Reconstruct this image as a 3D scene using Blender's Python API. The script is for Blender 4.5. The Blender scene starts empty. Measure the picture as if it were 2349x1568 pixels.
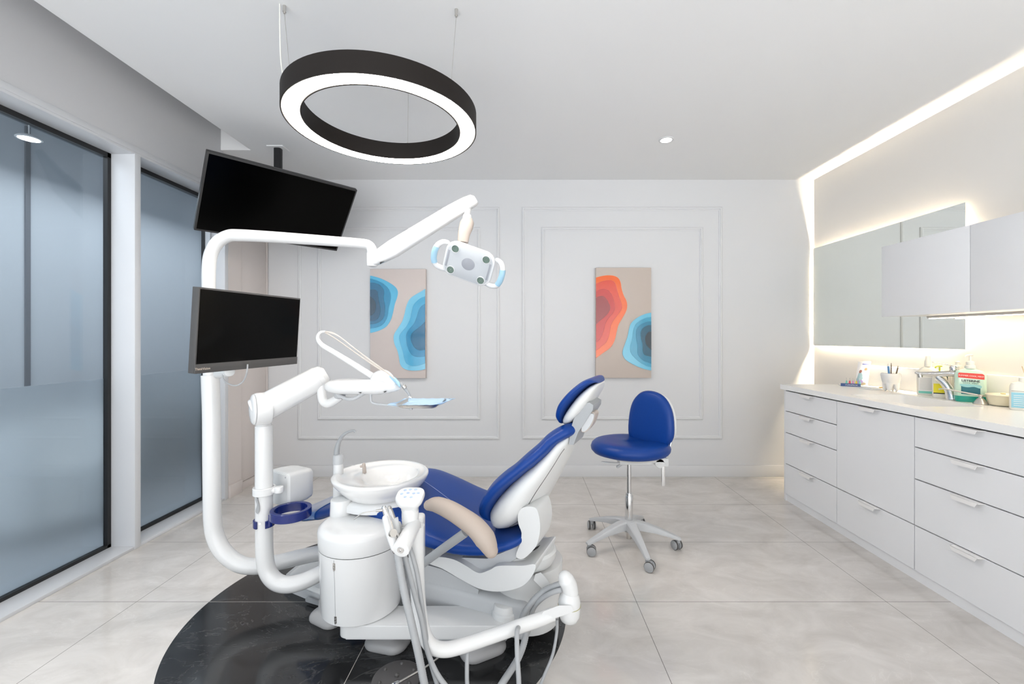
import bpy, bmesh, math, random
from mathutils import Vector, Matrix
random.seed(4)
scn = bpy.context.scene
col = scn.collection
PI = math.pi
H = 1.26                      # eye height
V = Vector

# ------------------------------------------------------------------ measuring helpers (photo frame 2349x1568)
def W(px, py, Y):             # world point seen at (px,py) standing at depth Y
    return V(((px-1199)/1000*Y, Y, H-(py-774)/1000*Y))
def WP(pts): return [W(*p) for p in pts]

# ------------------------------------------------------------------ materials
MATS = {}
def mat(name, color, rough=.5, metal=0, spec=.5, coat=0, emit=None, estr=0, noise=0, nscale=8, bump=0, alpha=None, trans=0, ior=1.45):
    m = bpy.data.materials.new(name); m.use_nodes = True
    nt = m.node_tree; b = nt.nodes['Principled BSDF']
    c = (*color, 1)
    b.inputs['Base Color'].default_value = c
    b.inputs['Roughness'].default_value = rough
    b.inputs['Metallic'].default_value = metal
    b.inputs['Specular IOR Level'].default_value = spec
    b.inputs['IOR'].default_value = ior
    b.inputs['Coat Weight'].default_value = coat
    b.inputs['Coat Roughness'].default_value = .08
    b.inputs['Transmission Weight'].default_value = trans
    if alpha is not None: b.inputs['Alpha'].default_value = alpha
    if emit:
        b.inputs['Emission Color'].default_value = (*emit, 1)
        b.inputs['Emission Strength'].default_value = estr
    tc = nt.nodes.new('ShaderNodeTexCoord')
    nz = nt.nodes.new('ShaderNodeTexNoise'); nz.inputs['Scale'].default_value = nscale; nz.inputs['Detail'].default_value = 4
    nt.links.new(tc.outputs['Object'], nz.inputs['Vector'])
    a = noise or .015
    mx = nt.nodes.new('ShaderNodeMix'); mx.data_type = 'RGBA'
    mx.inputs['A'].default_value = (*[max(0, v*(1-a)) for v in color], 1)
    mx.inputs['B'].default_value = (*[min(1, v*(1+a)) for v in color], 1)
    nt.links.new(nz.outputs['Fac'], mx.inputs['Factor'])
    nt.links.new(mx.outputs['Result'], b.inputs['Base Color'])
    if bump:
        bp = nt.nodes.new('ShaderNodeBump'); bp.inputs['Strength'].default_value = bump; bp.inputs['Distance'].default_value = .002
        nt.links.new(nz.outputs['Fac'], bp.inputs['Height']); nt.links.new(bp.outputs['Normal'], b.inputs['Normal'])
    MATS[name] = m
    return m

def srgb(r, g, b):
    f = lambda v: (v/255/12.92) if v/255 <= .04045 else ((v/255+.055)/1.055)**2.4
    return (f(r), f(g), f(b))

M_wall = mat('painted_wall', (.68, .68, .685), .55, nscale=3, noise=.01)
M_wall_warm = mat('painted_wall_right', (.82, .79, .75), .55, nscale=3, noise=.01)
M_left = mat('bulkhead_paint_shaded', (.58, .58, .59), .6, nscale=3, noise=.01)  # greyer than the other walls: the bulkhead's shade put into its colour
M_ceil = mat('painted_ceiling', (.84, .84, .84), .7, nscale=2, noise=.01)
M_trim = mat('satin_trim', (.70, .70, .705), .45, nscale=6)
M_blush = mat('blush_laminate', (.70, .64, .61), .4, nscale=4)
M_frame = mat('white_aluminium', (.66, .67, .69), .3, nscale=6)
M_black = mat('black_metal', (.012, .012, .013), .4)
M_ringb = mat('black_brown_powder_coat', (.014, .011, .0095), .6, spec=.25)
M_screen = mat('screen_glass_off', (.0005, .0005, .0005), .18, spec=.12)
M_bezel = mat('dark_bezel_plastic', (.035, .034, .034), .45)
M_bezel_l = mat('dark_grey_plastic', (.075, .072, .07), .45)
M_white = mat('white_enamel', (.76, .76, .755), .22, coat=.3, nscale=10)
M_white2 = mat('white_moulded_plastic', (.70, .705, .70), .32, nscale=10)
M_cera = mat('white_ceramic', (.86, .855, .84), .08, coat=.6)
M_grey = mat('grey_plastic', (.36, .37, .38), .38)
M_lgrey = mat('light_grey_plastic', (.52, .53, .54), .35)
M_hose = mat('grey_hose_rubber', (.40, .41, .42), .45, noise=.06, nscale=60)
M_blue = mat('blue_upholstery', (.002, .041, .235), .40, coat=.05, spec=.35, bump=.05, nscale=120, noise=.04)
M_bluep = mat('dark_blue_plastic', (.003, .015, .15), .25, coat=.4)
M_clearb = mat('clear_film_over_blue', (.05, .14, .38), .12, coat=1.0)
M_seam = mat('pale_stitching', (.35, .40, .62), .6)
M_beige = mat('beige_armrest_skin', (.46, .385, .33), .5, bump=.05, nscale=150)
M_chrome = mat('chrome', (.75, .75, .75), .12, metal=1)
M_steel = mat('brushed_steel', (.62, .60, .57), .28, metal=1)
M_lam = mat('white_laminate', (.85, .85, .86), .3, nscale=4)
M_gap = mat('dark_gap', (.02, .02, .023), .8)
M_top = mat('white_quartz', (.93, .925, .91), .25, nscale=30, noise=.003)
M_handle = mat('satin_pull', (.90, .88, .86), .3)
M_mirror = mat('mirror_silver', (.90, .93, .89), .01, metal=1)
M_mback = mat('mirror_backing', (.8, .8, .75), .6)
M_led = mat('led_strip_warm', (1, .9, .7), .5, emit=(1, .84, .60), estr=700)
M_led2 = mat('led_strip_cabinet', (1, .9, .7), .5, emit=(1, .80, .55), estr=22)
M_ringe = mat('ring_diffuser', (1, 1, 1), .5, emit=(1, .93, .86), estr=46)
M_spote = mat('downlight_glow', (1, 1, 1), .5, emit=(1, .95, .88), estr=25)
M_lbl = mat('light_blue_rubber', (.38, .60, .74), .4)
M_lens = mat('lamp_lens', (.12, .18, .15), .08, coat=1)
M_lampface = mat('lamp_face_grey', (.52, .54, .56), .3)
M_lampdark = mat('lamp_badge_grey', (.33, .34, .37), .3)
M_trayb = mat('tray_liner_blue', (.48, .66, .86), .6)
M_tan = mat('translucent_tan_plastic', (.50, .43, .38), .35)
M_foot = mat('grey_foot_plastic', (.36, .355, .355), .3)
M_darkped = mat('dark_pedal_metal', (.10, .095, .095), .45, metal=.4)
M_rubber = mat('black_rubber', (.03, .03, .03), .6)
M_paper = mat('paper_white', (.85, .85, .84), .7)
M_corr = mat('corridor_wall', (.60, .63, .66), .5)
M_corrd = mat('corridor_dark_joint', (.16, .17, .19), .5)
M_corrf = mat('corridor_floor', (.55, .56, .58), .3)
def cm(name, rgb, r=.4, **k): return mat(name, srgb(*rgb), r, **k)

def glass(name, tint, rough=.0, film=False):
    m = bpy.data.materials.new(name); m.use_nodes = True; nt = m.node_tree
    nt.nodes.clear()
    o = nt.nodes.new('ShaderNodeOutputMaterial')
    fr = nt.nodes.new('ShaderNodeFresnel')
    ge = nt.nodes.new('ShaderNodeNewGeometry'); mr = nt.nodes.new('ShaderNodeMapRange')
    mr.inputs['To Min'].default_value = 1.5; mr.inputs['To Max'].default_value = 1/1.5     # same reflectance on both faces of the sheet
    nt.links.new(ge.outputs['Backfacing'], mr.inputs['Value']); nt.links.new(mr.outputs[0], fr.inputs['IOR'])
    gl = nt.nodes.new('ShaderNodeBsdfGlossy'); gl.inputs['Roughness'].default_value = .02 if not film else .25
    if film:
        t0 = nt.nodes.new('ShaderNodeBsdfRefraction'); t0.inputs['IOR'].default_value = 1.18; t0.inputs['Roughness'].default_value = .55
        t0.inputs['Color'].default_value = (*tint, 1)
        t1 = nt.nodes.new('ShaderNodeBsdfDiffuse'); t1.inputs['Color'].default_value = (.66, .70, .74, 1)
        t = nt.nodes.new('ShaderNodeMixShader'); t.inputs[0].default_value = .22
        nt.links.new(t0.outputs[0], t.inputs[1]); nt.links.new(t1.outputs[0], t.inputs[2])
    else:
        t = nt.nodes.new('ShaderNodeBsdfTransparent'); t.inputs['Color'].default_value = (*tint, 1)
    mx = nt.nodes.new('ShaderNodeMixShader')
    nt.links.new(fr.outputs[0], mx.inputs[0]); nt.links.new(t.outputs[0], mx.inputs[1]); nt.links.new(gl.outputs[0], mx.inputs[2])
    nt.links.new(mx.outputs[0], o.inputs[0])
    return m
M_glass = glass('clear_partition_glass', (.86, .90, .93))
M_film = glass('frosted_film', (.95, .97, .98), film=True)

def marble_nodes(nt, dark):
    tc = nt.nodes.new('ShaderNodeTexCoord')
    mp = nt.nodes.new('ShaderNodeMapping'); mp.inputs['Scale'].default_value = (1, 1.7, 1); mp.inputs['Rotation'].default_value = (0, 0, .35)
    nt.links.new(tc.outputs['Object'], mp.inputs[0])
    n1 = nt.nodes.new('ShaderNodeTexNoise'); n1.inputs['Scale'].default_value = 3.6; n1.inputs['Detail'].default_value = 9; n1.inputs['Roughness'].default_value = .62; n1.inputs['Distortion'].default_value = .8
    nt.links.new(mp.outputs[0], n1.inputs['Vector'])
    r1 = nt.nodes.new('ShaderNodeValToRGB')
    e = r1.color_ramp.elements
    if dark:
        e[0].position, e[0].color = .3, (.008, .008, .0085, 1); e[1].position, e[1].color = .75, (.036, .037, .039, 1)
    else:
        e[0].position, e[0].color = .3, (.55, .515, .48, 1); e[1].position, e[1].color = .72, (.72, .685, .65, 1)
    nt.links.new(n1.outputs['Fac'], r1.inputs[0])
    n2 = nt.nodes.new('ShaderNodeTexNoise'); n2.inputs['Scale'].default_value = 1.6; n2.inputs['Detail'].default_value = 6; n2.inputs['Roughness'].default_value = .6; n2.inputs['Distortion'].default_value = 1.6
    nt.links.new(mp.outputs[0], n2.inputs['Vector'])
    s = nt.nodes.new('ShaderNodeMath'); s.operation = 'SUBTRACT'; s.inputs[1].default_value = .5
    nt.links.new(n2.outputs['Fac'], s.inputs[0])
    ab = nt.nodes.new('ShaderNodeMath'); ab.operation = 'ABSOLUTE'; nt.links.new(s.outputs[0], ab.inputs[0])
    rv = nt.nodes.new('ShaderNodeValToRGB'); ev = rv.color_ramp.elements
    ev[0].position, ev[0].color = 0, (1, 1, 1, 1); ev[1].position, ev[1].color = .006, (0, 0, 0, 1)
    nt.links.new(ab.outputs[0], rv.inputs[0])
    k = nt.nodes.new('ShaderNodeMath'); k.operation = 'MULTIPLY'; k.inputs[1].default_value = .5 if dark else .30
    nt.links.new(rv.outputs[0], k.inputs[0])
    k2 = nt.nodes.new('ShaderNodeMath'); k2.operation = 'MULTIPLY'
    nt.links.new(k.outputs[0], k2.inputs[0]); nt.links.new(n1.outputs['Fac'], k2.inputs[1])
    mx = nt.nodes.new('ShaderNodeMix'); mx.data_type = 'RGBA'
    nt.links.new(k2.outputs[0], mx.inputs['Factor']); nt.links.new(r1.outputs[0], mx.inputs['A'])
    mx.inputs['B'].default_value = (.16, .155, .15, 1) if dark else (.88, .86, .83, 1)
    return tc, mx.outputs['Result']

def floor_material():
    m = bpy.data.materials.new('polished_marble_tiles'); m.use_nodes = True; nt = m.node_tree; b = nt.nodes['Principled BSDF']
    tc, a = marble_nodes(nt, False); _, d = marble_nodes(nt, True)
    sp = nt.nodes.new('ShaderNodeSeparateXYZ'); nt.links.new(tc.outputs['Object'], sp.inputs[0])
    def mth(op, a_, b_=None):
        n = nt.nodes.new('ShaderNodeMath'); n.operation = op
        for i, v in enumerate((a_, b_)):
            if v is None: continue
            if isinstance(v, (int, float)): n.inputs[i].default_value = v
            else: nt.links.new(v, n.inputs[i])
        return n.outputs[0]
    X, Y = sp.outputs[0], sp.outputs[1]
    dx = mth('SUBTRACT', X, -.647); dy = mth('SUBTRACT', Y, 2.075)
    r = mth('SQRT', mth('ADD', mth('MULTIPLY', dx, dx), mth('MULTIPLY', dy, dy)))
    disc = mth('LESS_THAN', r, .850)
    def line(c, off, per, w):
        t = mth('MODULO', mth('ADD', mth('SUBTRACT', c, off), per*50.5), per)
        return mth('LESS_THAN', mth('ABSOLUTE', mth('SUBTRACT', t, per/2)), w)
    g = mth('MAXIMUM', line(X, -.650, 1.193, .0012), line(Y, 2.081, .606, .0012))
    mx = nt.nodes.new('ShaderNodeMix'); mx.data_type = 'RGBA'
    nt.links.new(disc, mx.inputs['Factor']); nt.links.new(a, mx.inputs['A']); nt.links.new(d, mx.inputs['B'])
    gc = nt.nodes.new('ShaderNodeMix'); gc.data_type = 'RGBA'
    nt.links.new(disc, gc.inputs['Factor']); gc.inputs['A'].default_value = (.17, .155, .14, 1); gc.inputs['B'].default_value = (.45, .42, .38, 1)
    g2 = nt.nodes.new('ShaderNodeMix'); g2.data_type = 'RGBA'
    nt.links.new(g, g2.inputs['Factor']); nt.links.new(mx.outputs['Result'], g2.inputs['A']); nt.links.new(gc.outputs['Result'], g2.inputs['B'])
    nt.links.new(g2.outputs['Result'], b.inputs['Base Color'])
    b.inputs['Roughness'].default_value = .12
    b.inputs['Specular IOR Level'].default_value = .5
    return m
M_floor = floor_material()

# ------------------------------------------------------------------ mesh builder
class MB:
    def __init__(s): s.v = []; s.f = []
    def add(s, vs, fs):
        k = len(s.v); s.v += [V(p) for p in vs]; s.f += [tuple(i+k for i in f) for f in fs]; return s
    def box(s, x0, x1, y0, y1, z0, z1, bev=0, seg=2):
        x0, x1 = min(x0, x1), max(x0, x1); y0, y1 = min(y0, y1), max(y0, y1); z0, z1 = min(z0, z1), max(z0, z1)
        bm = bmesh.new(); bmesh.ops.create_cube(bm, size=1)
        for v in bm.verts: v.co = V((x0+(v.co.x+.5)*(x1-x0), y0+(v.co.y+.5)*(y1-y0), z0+(v.co.z+.5)*(z1-z0)))
        if bev: bmesh.ops.bevel(bm, geom=bm.edges[:], offset=bev, segments=seg, profile=.5, affect='EDGES')
        return s.take(bm)
    def take(s, bm):
        bm.verts.ensure_lookup_table(); bm.verts.index_update()
        s.add([v.co.copy() for v in bm.verts], [[v.index for v in f.verts] for f in bm.faces]); bm.free(); return s
    def map(s, fn): s.v = [V(fn(p)) for p in s.v]; return s
    def rings(s, rings, cap=True, closed=False):
        n = len(rings[0]); vs = [p for r in rings for p in r]; fs = []
        m = len(rings)
        for i in range(m if closed else m-1):
            for j in range(n):
                a, b = i*n+j, i*n+(j+1) % n; c, d = ((i+1) % m)*n+(j+1) % n, ((i+1) % m)*n+j
                fs.append((a, b, c, d))
        if cap and not closed: fs += [tuple(range(n))[::-1], tuple((m-1)*n+j for j in range(n))]
        return s.add(vs, fs)
    def lathe(s, prof, c=(0, 0, 0), n=32, axis='z', cap=True, closed=False):
        c = V(c); rs = []
        for r, h in prof:
            ring = []
            for j in range(n):
                a = 2*PI*j/n; x, y = r*math.cos(a), r*math.sin(a)
                ring.append(c + (V((x, y, h)) if axis == 'z' else V((x, h, y)) if axis == 'y' else V((h, x, y))))
            rs.append(ring)
        return s.rings(rs, cap, closed)
    def cyl(s, p, q, r, r2=None, n=20, rim=0):
        p, q = V(p), V(q); r2 = r if r2 is None else r2; d = (q-p); Ld = d.length; d.normalize()
        u = d.orthogonal().normalized(); w = d.cross(u); rs = []
        prof = [(r, 0), (r2, Ld)]
        if rim: prof = [(r-rim, 0), (r-rim*.3, rim*.3), (r, rim), (r2, Ld-rim), (r2-rim*.3, Ld-rim*.3), (r2-rim, Ld)]
        for rr, h in prof: rs.append([p+d*h+u*rr*math.cos(2*PI*j/n)+w*rr*math.sin(2*PI*j/n) for j in range(n)])
        return s.rings(rs)
    def tube(s, pts, r, n=16, res=6, smooth=True, flat=1, up=None, round_ends=False):
        pts = [V(p) for p in pts]; rr = r if isinstance(r, (list, tuple)) else [r]*len(pts)
        if smooth and len(pts) > 2: P, R = cr(pts, rr, res)
        else: P, R = pts, list(rr)
        if round_ends:
            d0 = (P[0]-P[1]).normalized(); d1 = (P[-1]-P[-2]).normalized()
            a, b = R[0], R[-1]
            P = [P[0]+d0*a*t for t in (.95, .75, .4)] + P + [P[-1]+d1*b*t for t in (.4, .75, .95)]
            R = [a*k for k in (.3, .66, .92)] + R + [b*k for k in (.92, .66, .3)]
        T = [(P[min(i+1, len(P)-1)]-P[max(i-1, 0)]).normalized() for i in range(len(P))]
        u = (V(up) if up else T[0].orthogonal()); rs = []
        for i, p in enumerate(P):
            u = (u - T[i]*u.dot(T[i])).normalized() if (u - T[i]*u.dot(T[i])).length > 1e-6 else T[i].orthogonal().normalized()
            w = T[i].cross(u)
            rs.append([p+u*R[i]*flat*math.cos(2*PI*j/n)+w*R[i]*math.sin(2*PI*j/n) for j in range(n)])
        return s.rings(rs)
    def prism(s, outline, fn, t0, t1, bev=0, seg=3):     # outline 2-D, fn(a,b,t)->world
        bm = bmesh.new()
        lo = [bm.verts.new(V((a, b, t0))) for a, b in outline]; hi = [bm.verts.new(V((a, b, t1))) for a, b in outline]
        n = len(outline)
        f0 = bm.faces.new(lo[::-1]); f1 = bm.faces.new(hi)
        for i in range(n): bm.faces.new((lo[i], lo[(i+1) % n], hi[(i+1) % n], hi[i]))
        if bev:
            ed = [e for e in bm.edges if (e.verts[0] in lo and e.verts[1] in lo) or (e.verts[0] in hi and e.verts[1] in hi)]
            bmesh.ops.bevel(bm, geom=ed, offset=bev, segments=seg, profile=.5, affect='EDGES', clamp_overlap=True)
        for v in bm.verts: v.co = V(fn(*v.co))
        return s.take(bm)
    def ball(s, c, r, n=16, m=10, sc=(1, 1, 1)):
        c = V(c); rs = []
        for i in range(m+1):
            a = PI*(i+.0)/m; a = min(max(a, .05), PI-.05)
            rs.append([c+V((sc[0]*r*math.sin(a)*math.cos(2*PI*j/n), sc[1]*r*math.sin(a)*math.sin(2*PI*j/n), sc[2]*r*math.cos(a))) for j in range(n)])
        return s.rings(rs)

def cr(P, R, res):
    out, ro = [], []
    n = len(P)
    for i in range(n-1):
        p0, p1, p2, p3 = P[max(i-1, 0)], P[i], P[i+1], P[min(i+2, n-1)]
        for k in range(res):
            t = k/res
            out.append(.5*((2*p1)+(p2-p0)*t+(2*p0-5*p1+4*p2-p3)*t*t+(3*p1-p0-3*p2+p3)*t**3)); ro.append(R[i]+(R[i+1]-R[i])*t)
    out.append(P[-1]); ro.append(R[-1]); return out, ro
def cr2(pts, res=5, closed=True):
    P = [V((a, b, 0)) for a, b in pts]
    if closed:
        n = len(P); out = []
        for i in range(n):
            p0, p1, p2, p3 = P[(i-1) % n], P[i], P[(i+1) % n], P[(i+2) % n]
            for k in range(res):
                t = k/res; q = .5*((2*p1)+(p2-p0)*t+(2*p0-5*p1+4*p2-p3)*t*t+(3*p1-p0-3*p2+p3)*t**3); out.append((q.x, q.y))
        return out
    o, _ = cr(P, [0]*len(P), res); return [(q.x, q.y) for q in o]
def rrect(w, h, r, n=5):
    o = []
    for cx, cy, a0 in ((w/2-r, h/2-r, 0), (-w/2+r, h/2-r, PI/2), (-w/2+r, -h/2+r, PI), (w/2-r, -h/2+r, 3*PI/2)):
        for k in range(n+1):
            a = a0+PI/2*k/n; o.append((cx+r*math.cos(a), cy+r*math.sin(a)))
    return o

ORG = {}
def obj(name, mb, m, parent=None, sharp=40, kind=None, **props):
    me = bpy.data.meshes.new(name)
    o = bpy.data.objects.new(name, me)
    org = ORG[parent.name] if parent is not None else V((0, 0, 0))
    bm = bmesh.new()
    vs = [bm.verts.new(p-org) for p in mb.v]
    for f in mb.f:
        try: bm.faces.new([vs[i] for i in f])
        except ValueError: pass
    bmesh.ops.recalc_face_normals(bm, faces=bm.faces[:])
    for f in bm.faces: f.smooth = True
    bm.to_mesh(me); bm.free()
    me.set_sharp_from_angle(angle=math.radians(sharp))
    me.materials.append(m)
    col.objects.link(o)
    if parent is not None: o.parent = parent
    ORG[o.name] = org
    if kind: o['kind'] = kind
    for k, v in props.items(): o[k] = v
    return o
def thing(name, label, cat, loc=(0, 0, 0), group=None, kind=None):
    o = bpy.data.objects.new(name, None); col.objects.link(o); o.location = loc; o.empty_display_size = .05
    if label: o['label'] = label
    if cat: o['category'] = cat
    if group: o['group'] = group
    if kind: o['kind'] = kind
    ORG[o.name] = V(loc); return o
def root_copy(root, loc, label=None, group=None):
    r = root.copy(); col.objects.link(r); r.location = loc
    if label: r['label'] = label
    if group: r['group'] = group
    ORG[r.name] = V(loc)
    for ch in list(root.children):
        c = ch.copy(); col.objects.link(c); c.parent = r
        for g in list(ch.children):
            d = g.copy(); col.objects.link(d); d.parent = c
    return r
def S(name, mb, m, **k): return obj(name, mb, m, kind='structure', **k)
def text_mb(txt, size, fn, depth=.0006, align='CENTER', bold=0):
    cu = bpy.data.curves.new('t', 'FONT'); cu.body = txt; cu.size = size; cu.align_x = align; cu.align_y = 'CENTER'; cu.extrude = depth/2; cu.offset = bold
    cu.resolution_u = 3
    o = bpy.data.objects.new('t', cu); col.objects.link(o)
    me = bpy.data.meshes.new_from_object(o.evaluated_get(bpy.context.evaluated_depsgraph_get()))
    mb = MB(); mb.add([fn(v.co.x, v.co.y, v.co.z) for v in me.vertices], [tuple(p.vertices) for p in me.polygons])
    bpy.data.objects.remove(o); bpy.data.curves.remove(cu); bpy.data.meshes.remove(me)
    return mb
#==PART2
# ================================================================== THE ROOM
XL, XG, XR, YB = -2.31, -2.46, 2.65, 3.962
CZ = H+1.434                  # ceiling
Y0 = -1.6                     # room runs on behind the viewer to a glazed front
S('floor', MB().box(XG-.02, XR+.02, Y0, YB+.02, -.05, 0), M_floor)
m = MB()
m.box(-2.079, XR+.02, Y0, 3.335, CZ, CZ+.03); m.box(XL-.2, XR+.02, 3.335, YB+.05, CZ, CZ+.03)
m.box(-2.5, -2.0, Y0, 3.36, CZ+.26, CZ+.28); m.box(-2.35, -2.079, 3.336, 3.36, CZ+.03, CZ+.26); m.box(-2.079, -2.06, Y0, 3.36, CZ+.03, CZ+.26)
S('ceiling', m, M_ceil)
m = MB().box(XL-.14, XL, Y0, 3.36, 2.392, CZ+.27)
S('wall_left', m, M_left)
S('wall_back', MB().box(XL-.05, XR+.05, YB, YB+.08, 0, CZ+.05), M_wall)
S('wall_right', MB().box(XR, XR+.08, Y0, YB+.08, 0, CZ+.05), M_wall_warm)
# baseboards
S('baseboard_back', MB().box(XL, XR, YB-.016, YB, 0, .103, .003), M_trim)
# window head trim, sill, posts
S('trim_1', MB().box(XG, XL, Y0, 3.38, 2.352, 2.392, .002).box(XL-.01, XL+.004, Y0, 3.38, 2.366, 2.400, .002), M_frame)
S('trim_2', MB().box(XG, XL, Y0, 2.593, 0, .018, .002).box(XG, XL, 2.634, 3.378, 0, .018, .002), M_frame)
S('trim_3', MB().box(XG, XL+.003, 2.593, 2.634, 0, 2.356, .002), M_frame)
S('trim_4', MB().box(XG, XL+.003, 3.378, 3.417, 0, 2.43, .002), M_frame)
for k, (ya, yb) in enumerate(((Y0, 2.593), (2.634, 3.378))):
    w = thing('window_%d' % (k+1), None, None, (XG, (ya+yb)/2, 0), kind='structure')
    f = MB()
    for z0, z1 in ((.018, .036), (2.325, 2.352)): f.box(XG-.015, XG+.012, ya, yb, z0, z1)
    f.box(XG-.015, XG+.012, yb-.022, yb, .018, 2.352)
    if k: f.box(XG-.015, XG+.012, ya, ya+.004, .018, 2.352)
    obj('window_frame', f, M_black, w)
    obj('pane', MB().box(XG-.010, XG-.002, ya, yb-.01, .03, 2.34), M_glass, w)
    obj('frosted_film', MB().box(XG-.016, XG-.012, ya, yb-.02, .03, 1.018), M_film, w)
# left wall beyond the glazing: a piece of wall and a flush cupboard door
S('wall_left_rear', MB().box(XL-.1, XL+.005, 3.417, 3.571, 0, CZ).box(XL-.1, XL-.03, 3.571, 3.962, 0, CZ), M_blush)
S('baseboard_left', MB().box(XL+.005, XL+.017, 3.417, 3.571, 0, .10, .002), M_blush)
d = thing('door_1', None, None, (XL, 3.75, 0), kind='structure')
obj('door_panel', MB().box(XL-.03, XL-.004, 3.578, 3.925, .072, 2.62, .002), M_blush, d)
obj('plinth', MB().box(XL-.03, XL-.012, 3.574, 3.955, 0, .066), M_blush, d)
obj('side_strip', MB().box(XL-.03, XL, 3.931, 3.956, .072, CZ-.01, .002), M_blush, d)
# wall mouldings: four nested picture frames
def moulding(px0, py0, px1, py1, w=.030, d=.016):
    a = W(px0, py0, YB); b = W(px1, py1, YB); x0, x1, z1, z0 = a.x, b.x, a.z, b.z
    rs = []
    for (ins, dd) in ((0, 0), (0, d*.55), (w*.2, d*.8), (w*.32, d), (w*.62, d), (w*.75, d*.55), (w, d*.4), (w, 0)):
        rs.append([V((x0+ins, YB-dd, z0+ins)), V((x1-ins, YB-dd, z0+ins)), V((x1-ins, YB-dd, z1-ins)), V((x0+ins, YB-dd, z1-ins))])
    return MB().rings(rs, cap=False, closed=True)
for i, q in enumerate(((684, 475, 1146, 1007), (729, 521, 1102, 962), (1197, 475, 1656, 1006), (1242, 521, 1612, 962))):
    S('trim_%d' % (5+i), moulding(*q), M_trim, sharp=20)
# glazed front of the room behind the viewer
S('trim_9', MB().box(XL, XL+.08, Y0-.06, Y0, 0, CZ).box(XR-.08, XR, Y0-.06, Y0, 0, CZ).box(-.04, .04, Y0-.06, Y0, 0, CZ).box(XL, XR, Y0-.06, Y0, CZ-.25, CZ), M_frame)

# corridor beyond the glass
XC = -3.95
S('floor_corridor', MB().box(XC-.05, XG-.03, Y0, 5.4, -.05, -.002), M_corrf)
S('ceiling_corridor', MB().box(XC-.05, XG-.03, Y0, 5.4, 2.95, 3.0), cm('corridor_ceiling', (128, 132, 136), .6))
S('wall_corridor', MB().box(XC-.08, XC, Y0, 5.4, 0, 2.96).box(XC, XL-.1, 5.35, 5.4, 0, 2.96).box(XL-.14, XL-.1, 3.36, 5.4, 0, 2.96).box(XL-.14, XL-.10, Y0, 3.36, 2.6, 2.96), M_corr)
S('trim_10', MB().box(XC, XC+.012, 3.455, 3.49, 0, 2.94), M_corrd)
S('trim_11', MB().box(XC, XC+.016, Y0, 5.35, 0, .10), M_corrd)
# dark low bench seen blurred through the film
b = thing('corridor_bench', 'dark low bench blurred behind the frosted glass of the far pane', 'bench', (-3.5, 4.3, 0))
obj('seat', MB().box(-3.9, -3.15, 3.55, 5.0, .36, .50, .03), cm('bench_dark', (70, 74, 76), .6), b)
obj('base', MB().box(-3.85, -3.25, 3.65, 4.9, 0, .36, .01), cm('bench_base', (52, 54, 56), .6), b)

b = thing('added_armchair', 'white tub armchair added as a bright blur behind the frosted large pane', 'armchair', (-3.15, 2.95, 0))  # invented white chair, placed to brighten the frosted pane
obj('seat', MB().lathe([(.02, .08), (.30, .08), (.34, .12), (.34, .38), (.30, .43), (.02, .44)], (-3.15, 2.95, 0), n=32), cm('armchair_white', (240, 240, 238), .6), b)
rs = []
for i in range(25):
    a = math.radians(60+240*i/24)
    rs.append([V((-3.15+r_*math.cos(a), 2.95+r_*math.sin(a), z)) for r_, z in ((.34, .10), (.40, .10), (.42, .50), (.40, .72), (.36, .72), (.33, .50))])
obj('backrest', MB().rings(rs), cm('armchair_shell', (235, 236, 236), .5), b)
obj('base', MB().cyl((-3.15, 2.95, 0), (-3.15, 2.95, .08), .20, n=28), M_grey, b)

# ================================================================== LIGHTS OF THE ROOM
RX, RY, RZ = -.661, 2.082, 2.26
r = thing('ring_pendant', 'large black ring pendant glowing white underneath, hung above the patient chair', 'pendant lamp', (RX, RY, CZ))
obj('housing', MB().lathe([(.354, 0), (.359, 0), (.361, .003), (.365, .006), (.425, .006), (.430, .003), (.432, 0), (.437, 0), (.437, .087), (.354, .087)], (RX, RY, RZ), n=96, closed=True), M_ringb, r, sharp=30)
obj('diffuser', MB().lathe([(.3645, -.001), (.4265, -.001), (.4265, .004), (.3645, .004)], (RX, RY, RZ), n=96, closed=True), M_ringe, r)
for ax, ay in ((-1.030, 1.885), (-.290, 1.905), (-.650, 2.478)):
    sx, sy = RX+(ax-RX)*.93, RY+(ay-RY)*.97
    c = obj('suspension_cable', MB().cyl((ax, ay, CZ-.03), (sx, sy, RZ+.085), .0012, n=6), M_steel, r)
    obj('ceiling_grip', MB().cyl((ax, ay, CZ), (ax, ay, CZ-.028), .007, n=12).cyl((ax, ay, CZ-.028), (ax, ay, CZ-.034), .0045, n=12), M_steel, c)
    obj('ring_grip', MB().cyl((sx, sy, RZ+.087), (sx, sy, RZ+.102), .005, n=12), M_steel, c)
obj('power_cord', MB().tube([(-1.045, 1.875, CZ), (-1.046, 1.878, CZ-.12), (-1.042, 1.88, CZ-.25), (-1.03, 1.892, RZ+.087)], .0028, n=8), cm('clear_cord', (225, 224, 215), .15), r, label='clear power cord')

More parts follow.
